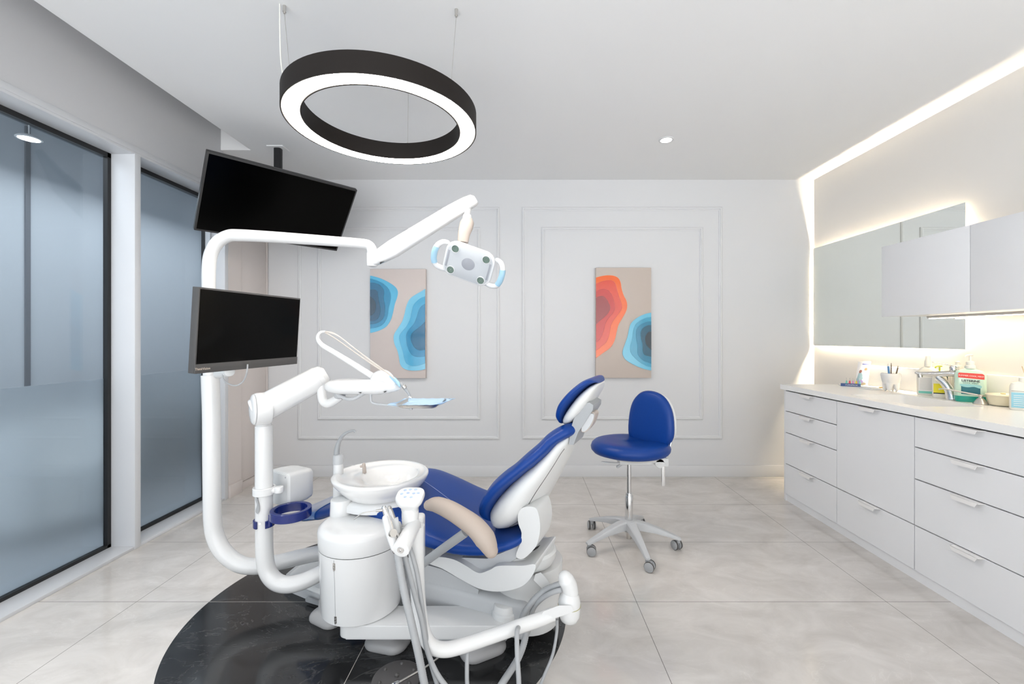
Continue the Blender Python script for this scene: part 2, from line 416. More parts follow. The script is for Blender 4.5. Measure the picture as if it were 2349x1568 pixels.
def downlight(x, y, z, label, rad=.040):
    t = thing('downlight', label, 'downlight', (x, y, z))
    obj('trim_ring', MB().lathe([(rad, 0), (rad+.012, 0), (rad+.012, -.004), (rad, -.006), (rad, 0)][:4], (x, y, z), n=32, closed=True), M_trim, t)
    obj('diffuser', MB().lathe([(.001, -.003), (rad, -.003), (rad, -.001), (.001, -.001)], (x, y, z), n=32), M_spote, t)
    return t
downlight(-2.02, .85, CZ, 'added unseen downlight near the glass partition above the viewer')  # fitting added out of view to go with the floor-pool spot
downlight(1.04, 3.159, CZ, 'small round recessed downlight in the room ceiling, lit')
dl_ = downlight(-3.37, 2.976, 2.62, 'round lamp glowing in the corridor behind the large glass pane', .055)
obj('stem', MB().cyl((-3.37, 2.976, 2.62), (-3.37, 2.976, 2.95), .004, n=8).cyl((-3.37, 2.976, 2.62), (-3.37, 2.976, 2.635), .067, .05, n=32), M_trim, dl_)

# ------------------------------------------------------------------ mirror, its LED strips
XM = 2.622; ZM0, ZM1 = 1.190, 2.062; YM0, YM1 = 2.583, 3.935
t = thing('wall_mirror', 'large frameless backlit mirror on the right wall above the counter', 'mirror', (XR, (YM0+YM1)/2, ZM0))
obj('mirror_glass', MB().box(XM, XM+.003, YM0, YM1, ZM0, ZM1), M_mirror, t)
obj('backing', MB().box(XM+.003, XM+.006, YM0+.004, YM1-.004, ZM0+.004, ZM1-.004), M_mback, t)
g = .085
lw = .012
xs0, xs1 = XR-.008, XR-.002
obj('led_strip', MB().box(xs0, xs1, YM0+g, YM1-g*.6, ZM1-g-lw, ZM1-g), M_led, t)
obj('led_strip', MB().box(xs0, xs1, YM0+g, YM1-g*.6, ZM0+g*.5, ZM0+g*.5+lw), M_led, t)
obj('led_strip', MB().box(xs0, xs1, YM0+g*.6, YM0+g*.6+lw, ZM0+g, ZM1-g), M_led, t)
obj('led_strip', MB().box(xs0, xs1, YM1-g*.4-lw, YM1-g*.4, ZM0+g, ZM1-g), M_led, t)

# ------------------------------------------------------------------ wall cupboards
def wall_cupboard(y0, y1, label, handle_gap):
    z0, z1, xf, xb = 1.394, 1.837, 2.29, 2.612
    t = thing('wall_cupboard', label, 'cupboard', ((xf+xb)/2, (y0+y1)/2, z0), group=None)
    obj('body', MB().box(xf+.02, xb, y0+.001, y1-.001, z0, z1, .001), M_lam, t)
    obj('door', MB().box(xf, xf+.019, y0+.0015, y1-.0015, z0-.002, z1, .001), M_lam, t)
    return t
wc = wall_cupboard(2.232, 2.783, 'white wall cupboard in front of the mirror, end nearest the back wall', 0)
wc2 = wall_cupboard(1.679, 2.231, 'white wall cupboard at the right edge of the picture beside the mirror', 0)
t = thing('under_cupboard_light', 'slim warm light bar mounted under the white wall cupboards', 'light', (2.45, 2.2, 1.392))
obj('housing', MB().box(2.52, 2.56, 1.70, 2.72, 1.380, 1.394, .002), M_steel, t)
obj('led_strip', MB().box(2.525, 2.555, 1.71, 2.71, 1.377, 1.380), M_led2, t)

# ------------------------------------------------------------------ counter with drawer units
ZT = .896; TX0 = 2.010
bx0, bx1, by0, by1 = 2.10, 2.44, 2.30, 2.80
wt = thing('worktop', 'long white stone worktop with an integrated sink along the right wall', 'worktop', (2.3, 2, ZT-.036))
m = MB()
rp = []
Yw0, Yw1, z0, z1 = .55, 3.402, ZT-.036, ZT
XE = XR-.001
m.box(TX0, XE, by1, Yw1, z0, z1, 0).box(TX0, XE, Yw0, by0, z0, z1).box(TX0, bx0, by0, by1, z0, z1).box(bx1, XE, by0, by1, z0, z1)
obj('slab', m, M_top, wt)
bs = MB(); hole = lambda e, z, n=6: [V((x+(bx0+bx1)/2, y+(by0+by1)/2, z)) for x, y in rrect(bx1-bx0+e, by1-by0+e, .03, n)]
bs.rings([hole(.0, ZT-.002), hole(-.002, ZT-.02), hole(-.012, ZT-.12), hole(-.04, ZT-.135), hole(-.2, ZT-.137)], cap=False)
q = MB().rings([hole(-.2, ZT-.137), hole(-.2, ZT-.14)])
bs.add(q.v, q.f)
obj('sink_basin', bs, M_top, wt)
obj('drain', MB().lathe([(.02, -.1345), (.022, -.136), (.001, -.1355)], ((bx0+bx1)/2, (by0+by1)/2, ZT), n=20), M_chrome, wt)
obj('backsplash', MB().box(XR-.018, XE, Yw0, 3.37, ZT, 1.052, .002), M_top, wt)

def handle(yc, z, L_=.135):
    m = MB(); x1 = 2.030
    m.prism([(yc-L_/2, 0), (yc+L_/2, 0), (yc+L_/2-.004, .027), (yc+L_/2-.010, .032), (yc-L_/2+.010, .032), (yc-L_/2+.004, .027)], lambda a, b, t_: (x1-b, a, z+t_), 0, .0022, 0)
    m.prism([(yc-L_/2+.006, 0), (yc+L_/2-.006, 0), (yc+L_/2-.016, .019), (yc-L_/2+.016, .019)], lambda a, b, t_: (x1-.030-t_, a, z+.0022-b), 0, .0018, 0)
    return m
def drawer_unit(y0, y1, rows, label, deep=None):
    t = thing('drawer_cabinet', label, 'drawer cabinet', (2.34, (y0+y1)/2, 0), group=None)
    obj('body', MB().box(2.0505, 2.07, y0+.0005, y1-.0005, .058, ZT-.038).box(2.07, XR-.002, y0+.0005, y1-.0005, .058, .70), M_gap, t)
    obj('plinth', MB().box(2.044, 2.062, y0, y1, 0, .052), M_lam, t)
    for z0, z1 in rows:
        dr = obj('drawer', MB().box(2.030, 2.050, y0+.0026, y1-.0026, z0+.0028, z1-.0028, .0008, 1), M_lam, t)
        obj('handle', handle((y0+y1)/2, z1-.0035), M_handle, dr)
    return t
R4 = ((.055, .29), (.29, .53), (.53, .695), (.695, .852))
drawer_unit(2.819, 3.372, R4, 'white four-drawer cabinet under the worktop, the one at the far end')
drawer_unit(2.260, 2.819, ((.055, .29), (.29, .852)), 'white cabinet with one tall front above a drawer, below the sink')
drawer_unit(1.700, 2.260, R4, 'white four-drawer cabinet under the worktop, the one nearest the viewer')
drawer_unit(1.140, 1.700, R4, 'white four-drawer cabinet running out of the right edge of the photo')
obj_ = obj('end_panel', MB().box(2.036, XR-.001, 3.3725, 3.396, 0, ZT-.0365, .001), M_lam); obj_['label'] = 'white end panel closing the far end of the drawer cabinets'; obj_['category'] = 'panel'; obj_.name = 'cabinet_end_panel'

# ================================================================== PICTURES
A_BG = cm('canvas_taupe', (206, 195, 190), .6); A_BG2 = cm('canvas_taupe_warm', (197, 184, 174), .6)
def canvas(name, px0, py0, px1, py1, c0, scale, org, label, bg, layers, line):
    Yf = YB-.045
    a = W(px0, py0, Yf); b = W(px1, py1, Yf)
    t = thing('canvas_painting', label, 'painting', ((a.x+b.x)/2, YB, b.z))
    obj('canvas', MB().box(a.x, b.x, Yf, YB-.005, b.z, a.z, .003), bg, t)
    for i, (colr, pts) in enumerate(layers):
        P = cr2(pts, 6, False) if True else pts
        e0, e1 = pts[0], pts[-1]
        q = [(x, y) for x, y in P]
        def cl(p):
            X, Z = W(org[0]+p[0]/scale, org[1]+p[1]/scale, Yf).x, W(org[0]+p[0]/scale, org[1]+p[1]/scale, Yf).z
            return min(max(X, a.x+.0005), b.x-.0005), Z
        q = [cl(p) for p in q]
        dpt = .0012*(i+1)
        lyr = obj('paint_layer', MB().prism(q, lambda A, B, T: (A, Yf-T, B), -.001, dpt), cm('paint_%s_%d' % (name, i), colr, .18, coat=.5), t)
        edge = [V((x, Yf-dpt, z)) for x, z in q[1:-1]]
        obj('ridge', MB().tube(edge, .0011, n=6, smooth=False), cm('ridge_%s_%d' % (name, i), tuple(min(255, int(v*.72+255*.28)) for v in colr), .3), lyr)
L1 = [((76, 173, 210), [(107, 180), (150, 188), (240, 215), (340, 262), (420, 315), (455, 360), (463, 405), (450, 470), (425, 540), (410, 610), (388, 700), (360, 770), (310, 835), (230, 880), (150, 905), (107, 913)]),
      ((12, 130, 172), [(107, 218), (150, 228), (240, 262), (310, 310), (355, 370), (372, 440), (365, 510), (345, 590), (335, 680), (310, 750), (270, 805), (200, 840), (107, 858)]),
      ((6, 100, 138), [(107, 268), (170, 275), (230, 300), (275, 350), (288, 400), (280, 460), (292, 530), (300, 600), (290, 690), (255, 750), (190, 790), (107, 805)]),
      ((12, 76, 108), [(107, 358), (150, 358), (195, 375), (210, 430), (220, 500), (238, 590), (232, 680), (200, 735), (150, 760), (107, 762)]),
      ((28, 58, 78), [(107, 440), (150, 480), (178, 530), (182, 590), (165, 650), (135, 680), (107, 690)])]
L2 = [((112, 192, 222), [(815, 350), (770, 380), (700, 420), (640, 460), (600, 510), (570, 590), (550, 680), (520, 770), (470, 850), (425, 920), (412, 980), (425, 1060), (460, 1140), (480, 1220), (495, 1310), (530, 1360), (590, 1388), (680, 1396), (760, 1390), (815, 1378)]),
      ((66, 164, 204), [(815, 445), (760, 468), (700, 515), (660, 570), (640, 650), (620, 740), (575, 830), (510, 910), (483, 970), (500, 1060), (528, 1150), (550, 1250), (580, 1310), (650, 1338), (740, 1328), (815, 1300)]),
      ((26, 132, 176), [(815, 540), (770, 570), (735, 620), (712, 700), (675, 790), (610, 870), (577, 930), (575, 1010), (590, 1090), (620, 1160), (665, 1208), (730, 1220), (815, 1212)]),
      ((14, 100, 138), [(815, 770), (760, 825), (690, 880), (640, 930), (630, 990), (650, 1050), (690, 1110), (745, 1138), (815, 1128)])]
canvas('aqua', 849, 616.5, 976.5, 867, None, 5.6, (830, 600), 'tall taupe painting with two layered blue pools, left one of the pair', A_BG, L1+L2, None)
L3 = [((236, 102, 34), [(92, 205), (170, 185), (250, 175), (330, 183), (385, 215), (412, 270), (425, 350), (450, 430), (485, 500), (495, 570), (480, 640), (430, 730), (385, 810), (360, 900), (340, 990), (310, 1060), (260, 1120), (180, 1175), (92, 1240)]),
      ((216, 72, 48), [(92, 285), (170, 255), (250, 238), (310, 245), (345, 285), (370, 370), (395, 460), (425, 550), (420, 610), (370, 690), (310, 770), (280, 850), (262, 950), (225, 1035), (160, 1090), (92, 1145)]),
      ((196, 52, 44), [(92, 385), (140, 362), (200, 350), (260, 375), (300, 430), (325, 510), (340, 590), (320, 650), (260, 720), (215, 800), (195, 880), (165, 960), (130, 1010), (92, 1045)]),
      ((150, 52, 52), [(92, 465), (130, 448), (180, 442), (225, 475), (262, 540), (275, 600), (250, 660), (190, 720), (130, 770), (92, 810)])]
L4 = [((98, 184, 212), [(803, 655), (740, 668), (660, 700), (590, 745), (540, 800), (518, 870), (500, 960), (470, 1050), (442, 1130), (438, 1190), (470, 1250), (540, 1300), (640, 1350), (730, 1380), (803, 1395)]),
      ((54, 152, 184), [(803, 708), (740, 722), (670, 752), (610, 800), (580, 860), (568, 930), (555, 1010), (535, 1080), (540, 1160), (580, 1220), (660, 1290), (740, 1335), (803, 1355)]),
      ((14, 122, 156), [(803, 765), (740, 775), (670, 805), (620, 860), (608, 930), (615, 1010), (628, 1080), (628, 1160), (650, 1220), (720, 1275), (803, 1310)]),
      ((12, 84, 108), [(803, 815), (750, 820), (695, 855), (668, 910), (670, 980), (690, 1060), (695, 1140), (720, 1195), (803, 1220)]),
      ((34, 52, 62), [(803, 895), (765, 905), (735, 945), (725, 1000), (740, 1060), (775, 1105), (803, 1130)])]
canvas('coral', 1367, 613.5, 1494, 866.5, None, 5.6, (1350, 600), 'tall taupe painting with layered orange and teal pools, right one of the pair', A_BG2, L3+L4, None)
#==PART3
# ================================================================== PATIENT CHAIR (own axes: s towards the head, t away from the viewer)
PHI = math.radians(22); CA = V((math.cos(PHI), -math.sin(PHI), 0)); CL = V((math.sin(PHI), math.cos(PHI), 0)); CO = V((.06, 1.88, 0))
def C(s, t, z): return CO + CA*s + CL*t + V((0, 0, z))
def L(px, py, t):                                   # photo point on the chair's own upright plane t -> (s, z)
    u = (px-1199)/1000; Y = (t+CO.dot(CL))/(u*CL.x+CL.y)
    p = V((u*Y, Y, 0))-CO
    return p.dot(CA), H-(py-774)/1000*Y
def CW(px, py, t): s, z = L(px, py, t); return C(s, t, z)

def slab_loft(st, n=36, ex=2.6, dish=0, bol=0, taper=0):
    """stations (F(s,z), B(s,z), half width, t centre): F is the upholstered front, B the back"""
    rs = []
    for F, B, w, tc in st:
        F, B = V((F[0], F[1], 0)), V((B[0], B[1], 0)); c = (F+B)/2; h = (F-B)/2; ring = []
        for j in range(n):
            a = 2*PI*j/n; ca, sa = math.cos(a), math.sin(a)
            y = w*math.copysign(abs(ca)**(2/ex), ca); d = math.copysign(abs(sa)**(2/ex), sa)
            k = y/w
            if d < 0: y *= 1-taper*abs(d)**1.6
            if d > 0: d = d*(1-dish*(1-k*k))+bol*math.exp(-((abs(k)-.72)/.14)**2)*d
            q = c+h*d
            ring.append(C(q.x, tc+y, q.y))
        rs.append(ring)
    return MB().rings(rs)
def interp(st, res=4):
    flat = [V((a[0], a[1], 0)) for a, b, w, t in st], [V((b[0], b[1], 0)) for a, b, w, t in st], [V((w, t, 0)) for a, b, w, t in st]
    o = [cr(f, [0]*len(f), res)[0] for f in flat]
    return [((a.x, a.y), (b.x, b.y), max(.004, w.x), w.y) for a, b, w in zip(*o)]
def px_st(rows, tb=None):
    return interp([(L(f[0], f[1], tt), L(b[0], b[1], tt if tb is None else tb), w, tc) for f, b, w, tt, tc in rows])

chair = thing('dental_chair', 'blue upholstered reclining patient chair with white shell in the middle of the room', 'dental chair', tuple(CO))
# seat
seat_rows = [(.035, .498, .478, .09), (.018, .501, .458, .15), (-.025, .495, .430, .21), (-.12, .476, .395, .265), (-.25, .468, .382, .282), (-.40, .498, .388, .288),
             (-.55, .548, .405, .288), (-.68, .576, .436, .280), (-.80, .562, .450, .262), (-.86, .54, .44, .25)]
st = interp([((s, zt), (s, zb), w, (-.05, -.05, -.03, 0)[i] if i < 4 else 0) for i, (s, zt, zb, w) in enumerate(seat_rows)])
seat = obj('seat_cushion', slab_loft(st, ex=2.9, dish=.28), M_blue, chair, sharp=60)
leg_rows = [(-.865, .536, .438, .248), (-.96, .478, .406, .222), (-1.07, .436, .368, .205), (-1.17, .402, .342, .185), (-1.225, .386, .338, .155), (-1.25, .374, .346, .09)]
obj('leg_cushion', slab_loft(interp([((s, zt), (s, zb), w, 0) for s, zt, zb, w in leg_rows]), ex=2.9, dish=.15), M_blue, chair, sharp=60)
cov = [(s, zt+.006, zb-.006, w+.006) for s, zt, zb, w in leg_rows[2:]]; cov[0] = (-1.05, .447, .370, .214)
cov[-1] = (-1.257, .376, .342, .10)
obj('foot_cover', slab_loft(interp([((s, zt), (s, zb), w, 0) for s, zt, zb, w in cov]), ex=2.9, dish=.15), M_clearb, chair, sharp=60)
# stitched seam across the seat
def seat_top(s, t):
    for (F, B, w, _), (F2, B2, w2, _) in zip(st, st[1:]):
        if F2[0] <= s <= F[0]:
            k = (F[0]-s)/(F[0]-F2[0]+1e-9); zt = F[1]+(F2[1]-F[1])*k; zb = B[1]+(B2[1]-B[1])*k; ww = w+(w2-w)*k
            q = min(.97, abs(t)/ww); ex = 2.9; d = (1-q**ex)**(1/ex); d *= (1-.28*(1-q*q))
            return (zt+zb)/2+(zt-zb)/2*d
    return .5
path = [C(-.77+.50*k/14, .10-.13*(k/14)**1.0, seat_top(-.77+.50*k/14, .10-.13*(k/14))+.0006) for k in range(15)]
obj('seam', MB().tube(path, .0012, n=6), M_seam, seat)
# backrest
b_rows = [((1103, 1202), (1140, 1222), .13, -.20, 0), ((1089, 1178), (1119, 1201), .22, -.23, 0), ((1093, 1150), (1124, 1167), .262, -.25, 0), ((1114, 1117), (1156, 1129), .27, -.25, 0),
          ((1143, 1089), (1178, 1111), .265, -.25, 0), ((1169, 1070), (1198, 1094), .255, -.24, 0), ((1196, 1046), (1222, 1076), .24, -.22, 0), ((1227, 1020), (1254, 1047), .21, -.19, 0),
          ((1250, 998), (1276, 1024), .18, -.16, 0), ((1272, 983), (1298, 1011), .155, -.14, 0), ((1295, 973), (1314, 1002), .135, -.125, 0), ((1311, 970), (1325, 993), .10, -.11, 0)]
back = obj('backrest_cushion', slab_loft(px_st(b_rows), ex=2.7, dish=.35, bol=.30), M_blue, chair, sharp=60)
s_rows = [((1114, 1192), (1150, 1207), .13, -.19, 0), ((1111, 1172), (1190, 1202), .215, -.225, 0), ((1130, 1144), (1228, 1182), .235, -.235, 0), ((1160, 1113), (1246, 1150), .235, -.235, 0), ((1186, 1090), (1261, 1122), .225, -.225, 0),
          ((1217, 1066), (1277, 1093), .205, -.205, 0), ((1248, 1038), (1292, 1064), .178, -.175, 0), ((1272, 1014), (1303, 1040), .15, -.15, 0), ((1296, 1002), (1311, 1021), .12, -.12, 0), ((1308, 998), (1315, 1008), .08, -.10, 0)]
sst = px_st(s_rows, -.05)
shell = obj('backrest_shell', slab_loft(sst, n=56, ex=3.4, taper=.62), M_white2, chair, sharp=60)
# dark seam line between shell and rear cover, following the shell's near side
ln = []
for k in range(25):
    a = k/24; q = sst[int(5+a*(len(sst)-12))]
    fr_ = .06-.42*a
    F_, B_, w_ = V((q[0][0], q[0][1], 0)), V((q[1][0], q[1][1], 0)), q[2]
    d_ = -(.42+.18*(1-a)); ang_ = math.asin(abs(d_)**(3.4/2)); y_ = w_*math.cos(ang_)**(2/3.4)*(1-.62*abs(d_)**1.6)
    c_ = (F_+B_)/2+(F_-B_)/2*d_; ln.append(C(c_.x, -y_-.0004, c_.y))
obj('shell_joint', MB().tube(ln, .0016, n=6, smooth=False), M_bezel_l, shell)
# headrest
h_rows = [((1272, 968), (1284, 976), .07, -.10, 0), ((1267, 952), (1284, 963), .11, -.12, 0), ((1272, 930), (1293, 943), .135, -.135, 0), ((1284, 912), (1307, 925), .145, -.14, 0), ((1303, 893), (1324, 905), .148, -.14, 0), ((1328, 874), (1344, 888), .14, -.135, 0),
          ((1351, 867), (1360, 881), .115, -.115, 0), ((1367, 874), (1369, 881), .07, -.09, 0)]
hr = obj('headrest_cushion', slab_loft(px_st(h_rows), ex=2.5, dish=.3), M_blue, chair, sharp=60)
hs_rows = [((1283, 974), (1290, 978), .06, -.10, 0), ((1283, 962), (1303, 975), .10, -.12, 0), ((1294, 942), (1322, 958), .125, -.13, 0), ((1318, 911), (1343, 932), .133, -.13, 0), ((1342, 890), (1358, 908), .12, -.125, 0), ((1361, 881), (1367, 891), .09, -.10, 0), ((1368, 880), (1370, 884), .05, -.09, 0)]
obj('headrest_shell', slab_loft(px_st(hs_rows), ex=2.8), M_white2, chair, sharp=60)
fnc = lambda t_: (lambda a, b, T: C(*((lambda q: (q[0], T, q[1]))(L(a, b, t_)))))
hb = obj('headrest_bracket', MB().prism([(1311, 984), (1318, 960), (1331, 936), (1341, 925), (1353, 921), (1363, 927), (1362, 938), (1345, 965), (1328, 990), (1318, 1018), (1307, 1017)], fnc(-.09), -.105, .045, .008), M_grey, chair)
obj('knob', MB().prism(cr2([(1335, 984), (1338, 960), (1349, 946), (1361, 943), (1367, 951), (1359, 974), (1348, 987), (1339, 989)], 4), fnc(-.07), -.085, -.02, .01), M_tan, hb, label='tan headrest locking knob')
obj('knob_cap', MB().prism(cr2([(1338, 980), (1341, 960), (1352, 948), (1362, 946), (1366, 952), (1358, 972), (1348, 984), (1340, 986)], 4), fnc(-.07), -.098, -.04, .01), M_lgrey, hb)
# hinge link between backrest and base
obj('hinge_link', MB().prism(cr2([(1195, 1196), (1194, 1172), (1206, 1158), (1232, 1158), (1241, 1176), (1244, 1204), (1240, 1230), (1232, 1250), (1206, 1274), (1189, 1268), (1198, 1242), (1202, 1216)], 3), fnc(-.18), -.205, -.06, .014), M_white2, chair)
# under-seat casting and its round rear plate
obj('seat_casting', MB().prism(cr2([(985, 1284), (1008, 1272), (1045, 1277), (1075, 1292), (1103, 1308), (1128, 1301), (1146, 1292), (1180, 1291), (1206, 1291), (1231, 1288), (1230, 1304), (1214, 1328), (1189, 1343), (1146, 1350), (1103, 1343), (1060, 1321), (1020, 1298)], 4), fnc(-.20), -.22, .03, .02), M_white2, chair)
pc = CW(1196, 1262, 0.0)
obj('rear_plate', MB().lathe([(.02, 0), (.07, .002), (.112, .014), (.124, .034), (.126, .062), (.118, .072), (.02, .074)], (.015, 1.835, .315), n=48), M_white2, chair)
obj('plate_slot', MB().box(-.045, .045, -.006, .006, 0, .002).map(lambda p: V((.052+p.x*.72+p.y*-.7, 1.80+p.x*.7+p.y*.72, .3885+p.z))), M_rubber, chair)
obj('seat_pan', MB().prism([(1000, 1262), (1060, 1276), (1120, 1278), (1175, 1256), (1200, 1228), (1212, 1240), (1196, 1270), (1150, 1302), (1105, 1310), (1040, 1290)], fnc(-.18), -.19, .0, .006), M_lgrey, chair)
# near armrest
arm = [(984, 1158), (1002, 1157), (1030, 1168), (1060, 1186), (1090, 1208), (1113, 1236), (1126, 1262)]
ar = obj('armrest_pad', MB().tube([CW(x, y, -.36) for x, y in arm], [.020, .029, .033, .035, .037, .038, .026], n=24, flat=1.0, up=(0, 1, 0), round_ends=True), M_beige, chair, sharp=60)
obj('armrest_bar', MB().tube([CW(1066, 1222, -.345), CW(1020, 1255, -.335), CW(975, 1288, -.32), CW(962, 1297, -.30), C(-.42, -.18, .37)], .017, n=14, flat=.55, up=(0, 1, 0)), M_grey, ar, label='grey bar carrying the armrest')
# lift column, base and floor plate
obj('lift_cover', MB().prism([(930, 1292), (985, 1290), (1020, 1300), (1060, 1322), (1103, 1346), (1101, 1366), (1000, 1362), (925, 1357)], fnc(-.14), -.16, .16, .01), M_lgrey, chair)
obj('base_housing', MB().box(-.62, .02, -.17, .17, .05, .205, .03, 4).map(lambda p: C(p.x, p.y, p.z)), M_lgrey, chair)
obj('pivot_drum', MB().cyl(C(-.04, 0, .05), C(-.04, 0, .31), .135, .15, n=40, rim=.008), M_white2, chair)
pl = cr2([(-1.335, -.10), (-1.35, 0), (-1.335, .10), (-1.30, .17), (-1.20, .20), (-.8, .225), (-.3, .23), (-.16, .21), (-.10, .14), (-.09, 0), (-.10, -.14), (-.16, -.21), (-.3, -.23), (-.8, -.225), (-1.20, -.20), (-1.30, -.17)], 4)
obj('floor_plate', MB().prism(pl, lambda a, b, T: C(a, b, T), .001, .042, .012), M_lgrey, chair)
obj('plate_cover', MB().rings([[C(a*k-.62*(1-k), b*k, z) for a, b in pl] for k, z in ((.97, .04), (.96, .052), (.93, .060), (.6, .070), (.2, .072))]), M_white2, chair)
obj('plate_panel', MB().prism(rrect(.26, .020, .008), lambda a, b, T: C(a-.95, -.2285-T+(a)*-.0, b+.020), 0, .008), M_grey, chair)

# ================================================================== STOOL
SX, SY = .645, 2.645
stool = thing('dentist_stool', 'blue round-seated operator stool on a grey five-star castor base', 'stool', (SX, SY, 0))
def stool_loft(c, ax, ay, z0, z1, nx=40):
    rs = []
    prof = [(.0, 0), (.80, 0), (.93, .12), (.99, .32), (1.0, .52), (.97, .74), (.90, .90), (.80, .97), (.6, .96), (.3, .93), (.02, .92)]
    for k, h in prof:
        k = max(k, .02)
        rs.append([V((c[0]+ax*k*math.cos(2*PI*j/nx), c[1]+ay*k*math.sin(2*PI*j/nx), z0+(z1-z0)*h-.012*(1-k)*(math.cos(2*PI*j/nx)*.4))) for j in range(nx)])
    return MB().rings(rs)
obj('seat', stool_loft((SX+.008, SY), .238, .215, .556, .642), M_blue, stool, sharp=70)
obj('seat_pan', MB().lathe([(.02, .535), (.13, .535), (.155, .545), (.165, .558), (.02, .559)], (SX+.03, SY, 0), n=36), M_white2, stool)
obj('mechanism', MB().box(SX-.07, SX+.12, SY-.06, SY+.05, .505, .540, .006).box(SX+.10, SX+.225, SY-.045, SY+.02, .512, .540, .006), M_white2, stool)
lv = obj('lever', MB().tube([(SX-.03, SY-.04, .512), (SX-.10, SY-.05, .514), (SX-.17, SY-.05, .520)], [.009, .011, .008], n=12, flat=.5, up=(0, 0, 1), round_ends=True), M_white2, stool)
obj('lever', MB().tube([(SX-.05, SY-.02, .498), (SX-.075, SY-.03, .486)], [.008, .009], n=12, round_ends=True), M_lgrey, stool)
bx, by = SX+.205, SY-.01
obj('backrest_bracket', MB().cyl((bx-.03, by-.035, .510), (bx-.03, by+.035, .510), .030, n=24, rim=.005).box(bx-.03, bx+.025, by-.025, by+.025, .487, .535, .006), M_white2, stool)
obj('backrest_bar', MB().prism(rrect(.026, .012, .004), lambda a, b, T: (bx+a*.9, by+b, T), .365, .52, .001).tube([(bx, by, .51), (bx+.03, by+.01, .56), (bx+.055, by+.02, .66), (bx+.045, by+.02, .78)], .010, n=12, flat=.8), M_chrome, stool)
# backrest pad: an upright rounded-triangle cushion facing the seat
def pad(d0, d1, k=1.0, bulge=.0, ex=1):
    out = cr2([(-.145, .0), (-.155, .09), (-.135, .19), (-.08, .262), (0, .285), (.075, .268), (.128, .205), (.150, .11), (.150, .0), (.115, -.065), (.03, -.075), (-.07, -.060)], 4)
    rs = []
    for kk, h in ((.2, 0.0), (.7, .0), (.90, .06), (.97, .22), (1, .5), (.97, .78), (.90, .94), (.7, 1.0), (.2, 1.0)):
        ring = []
        for a, b in out:
            a2, b2 = a*kk*k, (b-.10)*kk*k+.10
            d = d0+(d1-d0)*h+bulge*(1-(a2/.15)**2*.6)
            ring.append((a2, d-.35*a2*a2*0, b2))
        rs.append(ring)
    th = math.radians(42); n_ = V((-math.cos(th), -math.sin(th), 0)); w_ = V((math.sin(th), -math.cos(th), 0))
    c0 = V((SX+.150, SY+.035, .650)); tilt = .10
    return MB().rings([[c0+w_*(-a)+n_*(d+0.0)+V((0, 0, b))+n_*(-tilt*b)*-0+V((tilt*.3*b, 0, 0)) for a, d, b in r] for r in rs])
obj('backrest', pad(-.005, .048), M_blue, stool, sharp=70)
obj('backrest_shell', pad(-.045, -.004, .93), M_white2, stool, sharp=70)
obj('gas_lift', MB().cyl((SX, SY, .30), (SX, SY, .50), .0135, n=24), M_chrome, stool)
obj('lift_sleeve', MB().cyl((SX, SY, .155), (SX, SY, .305), .0235, n=28, rim=.002).cyl((SX, SY, .305), (SX, SY, .318), .021, .019, n=28), M_chrome, stool)
obj('lift_foot', MB().cyl((SX, SY, .045), (SX, SY, .10), .018, .020, n=24, rim=.002), M_steel, stool)
obj('base_hub', MB().cyl((SX, SY, .088), (SX, SY, .158), .034, .040, n=32, rim=.006), M_lgrey, stool)
for i in range(5):
    a = math.radians(-84+72*i); dx, dy = math.cos(a), math.sin(a); px_, py_ = -dy, dx
    rs = []
    for rr, w_, zt, zb in ((.02, .030, .158, .110), (.08, .026, .150, .104), (.16, .021, .128, .094), (.24, .017, .098, .076), (.285, .016, .080, .064), (.300, .012, .074, .064)):
        rs.append([V((SX+dx*rr+px_*w_*q, SY+dy*rr+py_*w_*q, z)) for q, z in ((-1, zb), (-1, zt-.006), (-.8, zt-.001), (-.5, zt), (.5, zt), (.8, zt-.001), (1, zt-.006), (1, zb))])
    lg = obj('leg', MB().rings(rs), M_lgrey, stool)
    cx, cy = SX+dx*.285, SY+dy*.285
    ba = a+[.9, 2.2, .5, -.7, 2.6][i]; ux, uy = math.cos(ba), math.sin(ba)
    cst = MB().cyl((cx, cy, .046), (cx, cy, .072), .011, n=14)
    ox, oy = cx+ux*.014, cy+uy*.014
    cst.tube([(ox, oy, .030+.0), (ox, oy, .052)], .012, n=10, smooth=False)
    for sgn in (-1, 1):
        p0 = V((ox-uy*sgn*.006, oy+ux*sgn*.006, .028)); p1 = V((ox-uy*sgn*.026, oy+ux*sgn*.026, .028))
        cst.cyl(p0, p1, .026, n=26, rim=.004)
        cst.cyl(p1, p1+(p1-p0)*.05, .018, .016, n=22)
    obj('castor', cst, M_grey, lg)
    tyre = MB()
    for sgn in (-1, 1):
        p0 = V((ox-uy*sgn*.010, oy+ux*sgn*.010, .028)); p1 = V((ox-uy*sgn*.022, oy+ux*sgn*.022, .028)); tyre.cyl(p0, p1, .0275, n=26, rim=.003)
    obj('castor_tread', tyre, M_bezel_l, lg)
# ================================================================== SPITTOON UNIT
UX, UY = -.680, 1.845
unit = thing('spittoon_unit', 'white cylindrical spittoon unit with a ceramic bowl on a floor beam beside the chair', 'dental unit', (UX, UY, 0))
def colr(z): return .158+.014*(z-.13)/.36
obj('cabinet', MB().lathe([(.02, .137), (colr(.137)-.004, .137), (colr(.14), .141), (colr(.27), .27), (colr(.405), .405)], (UX, UY, 0), n=72), M_white, unit)
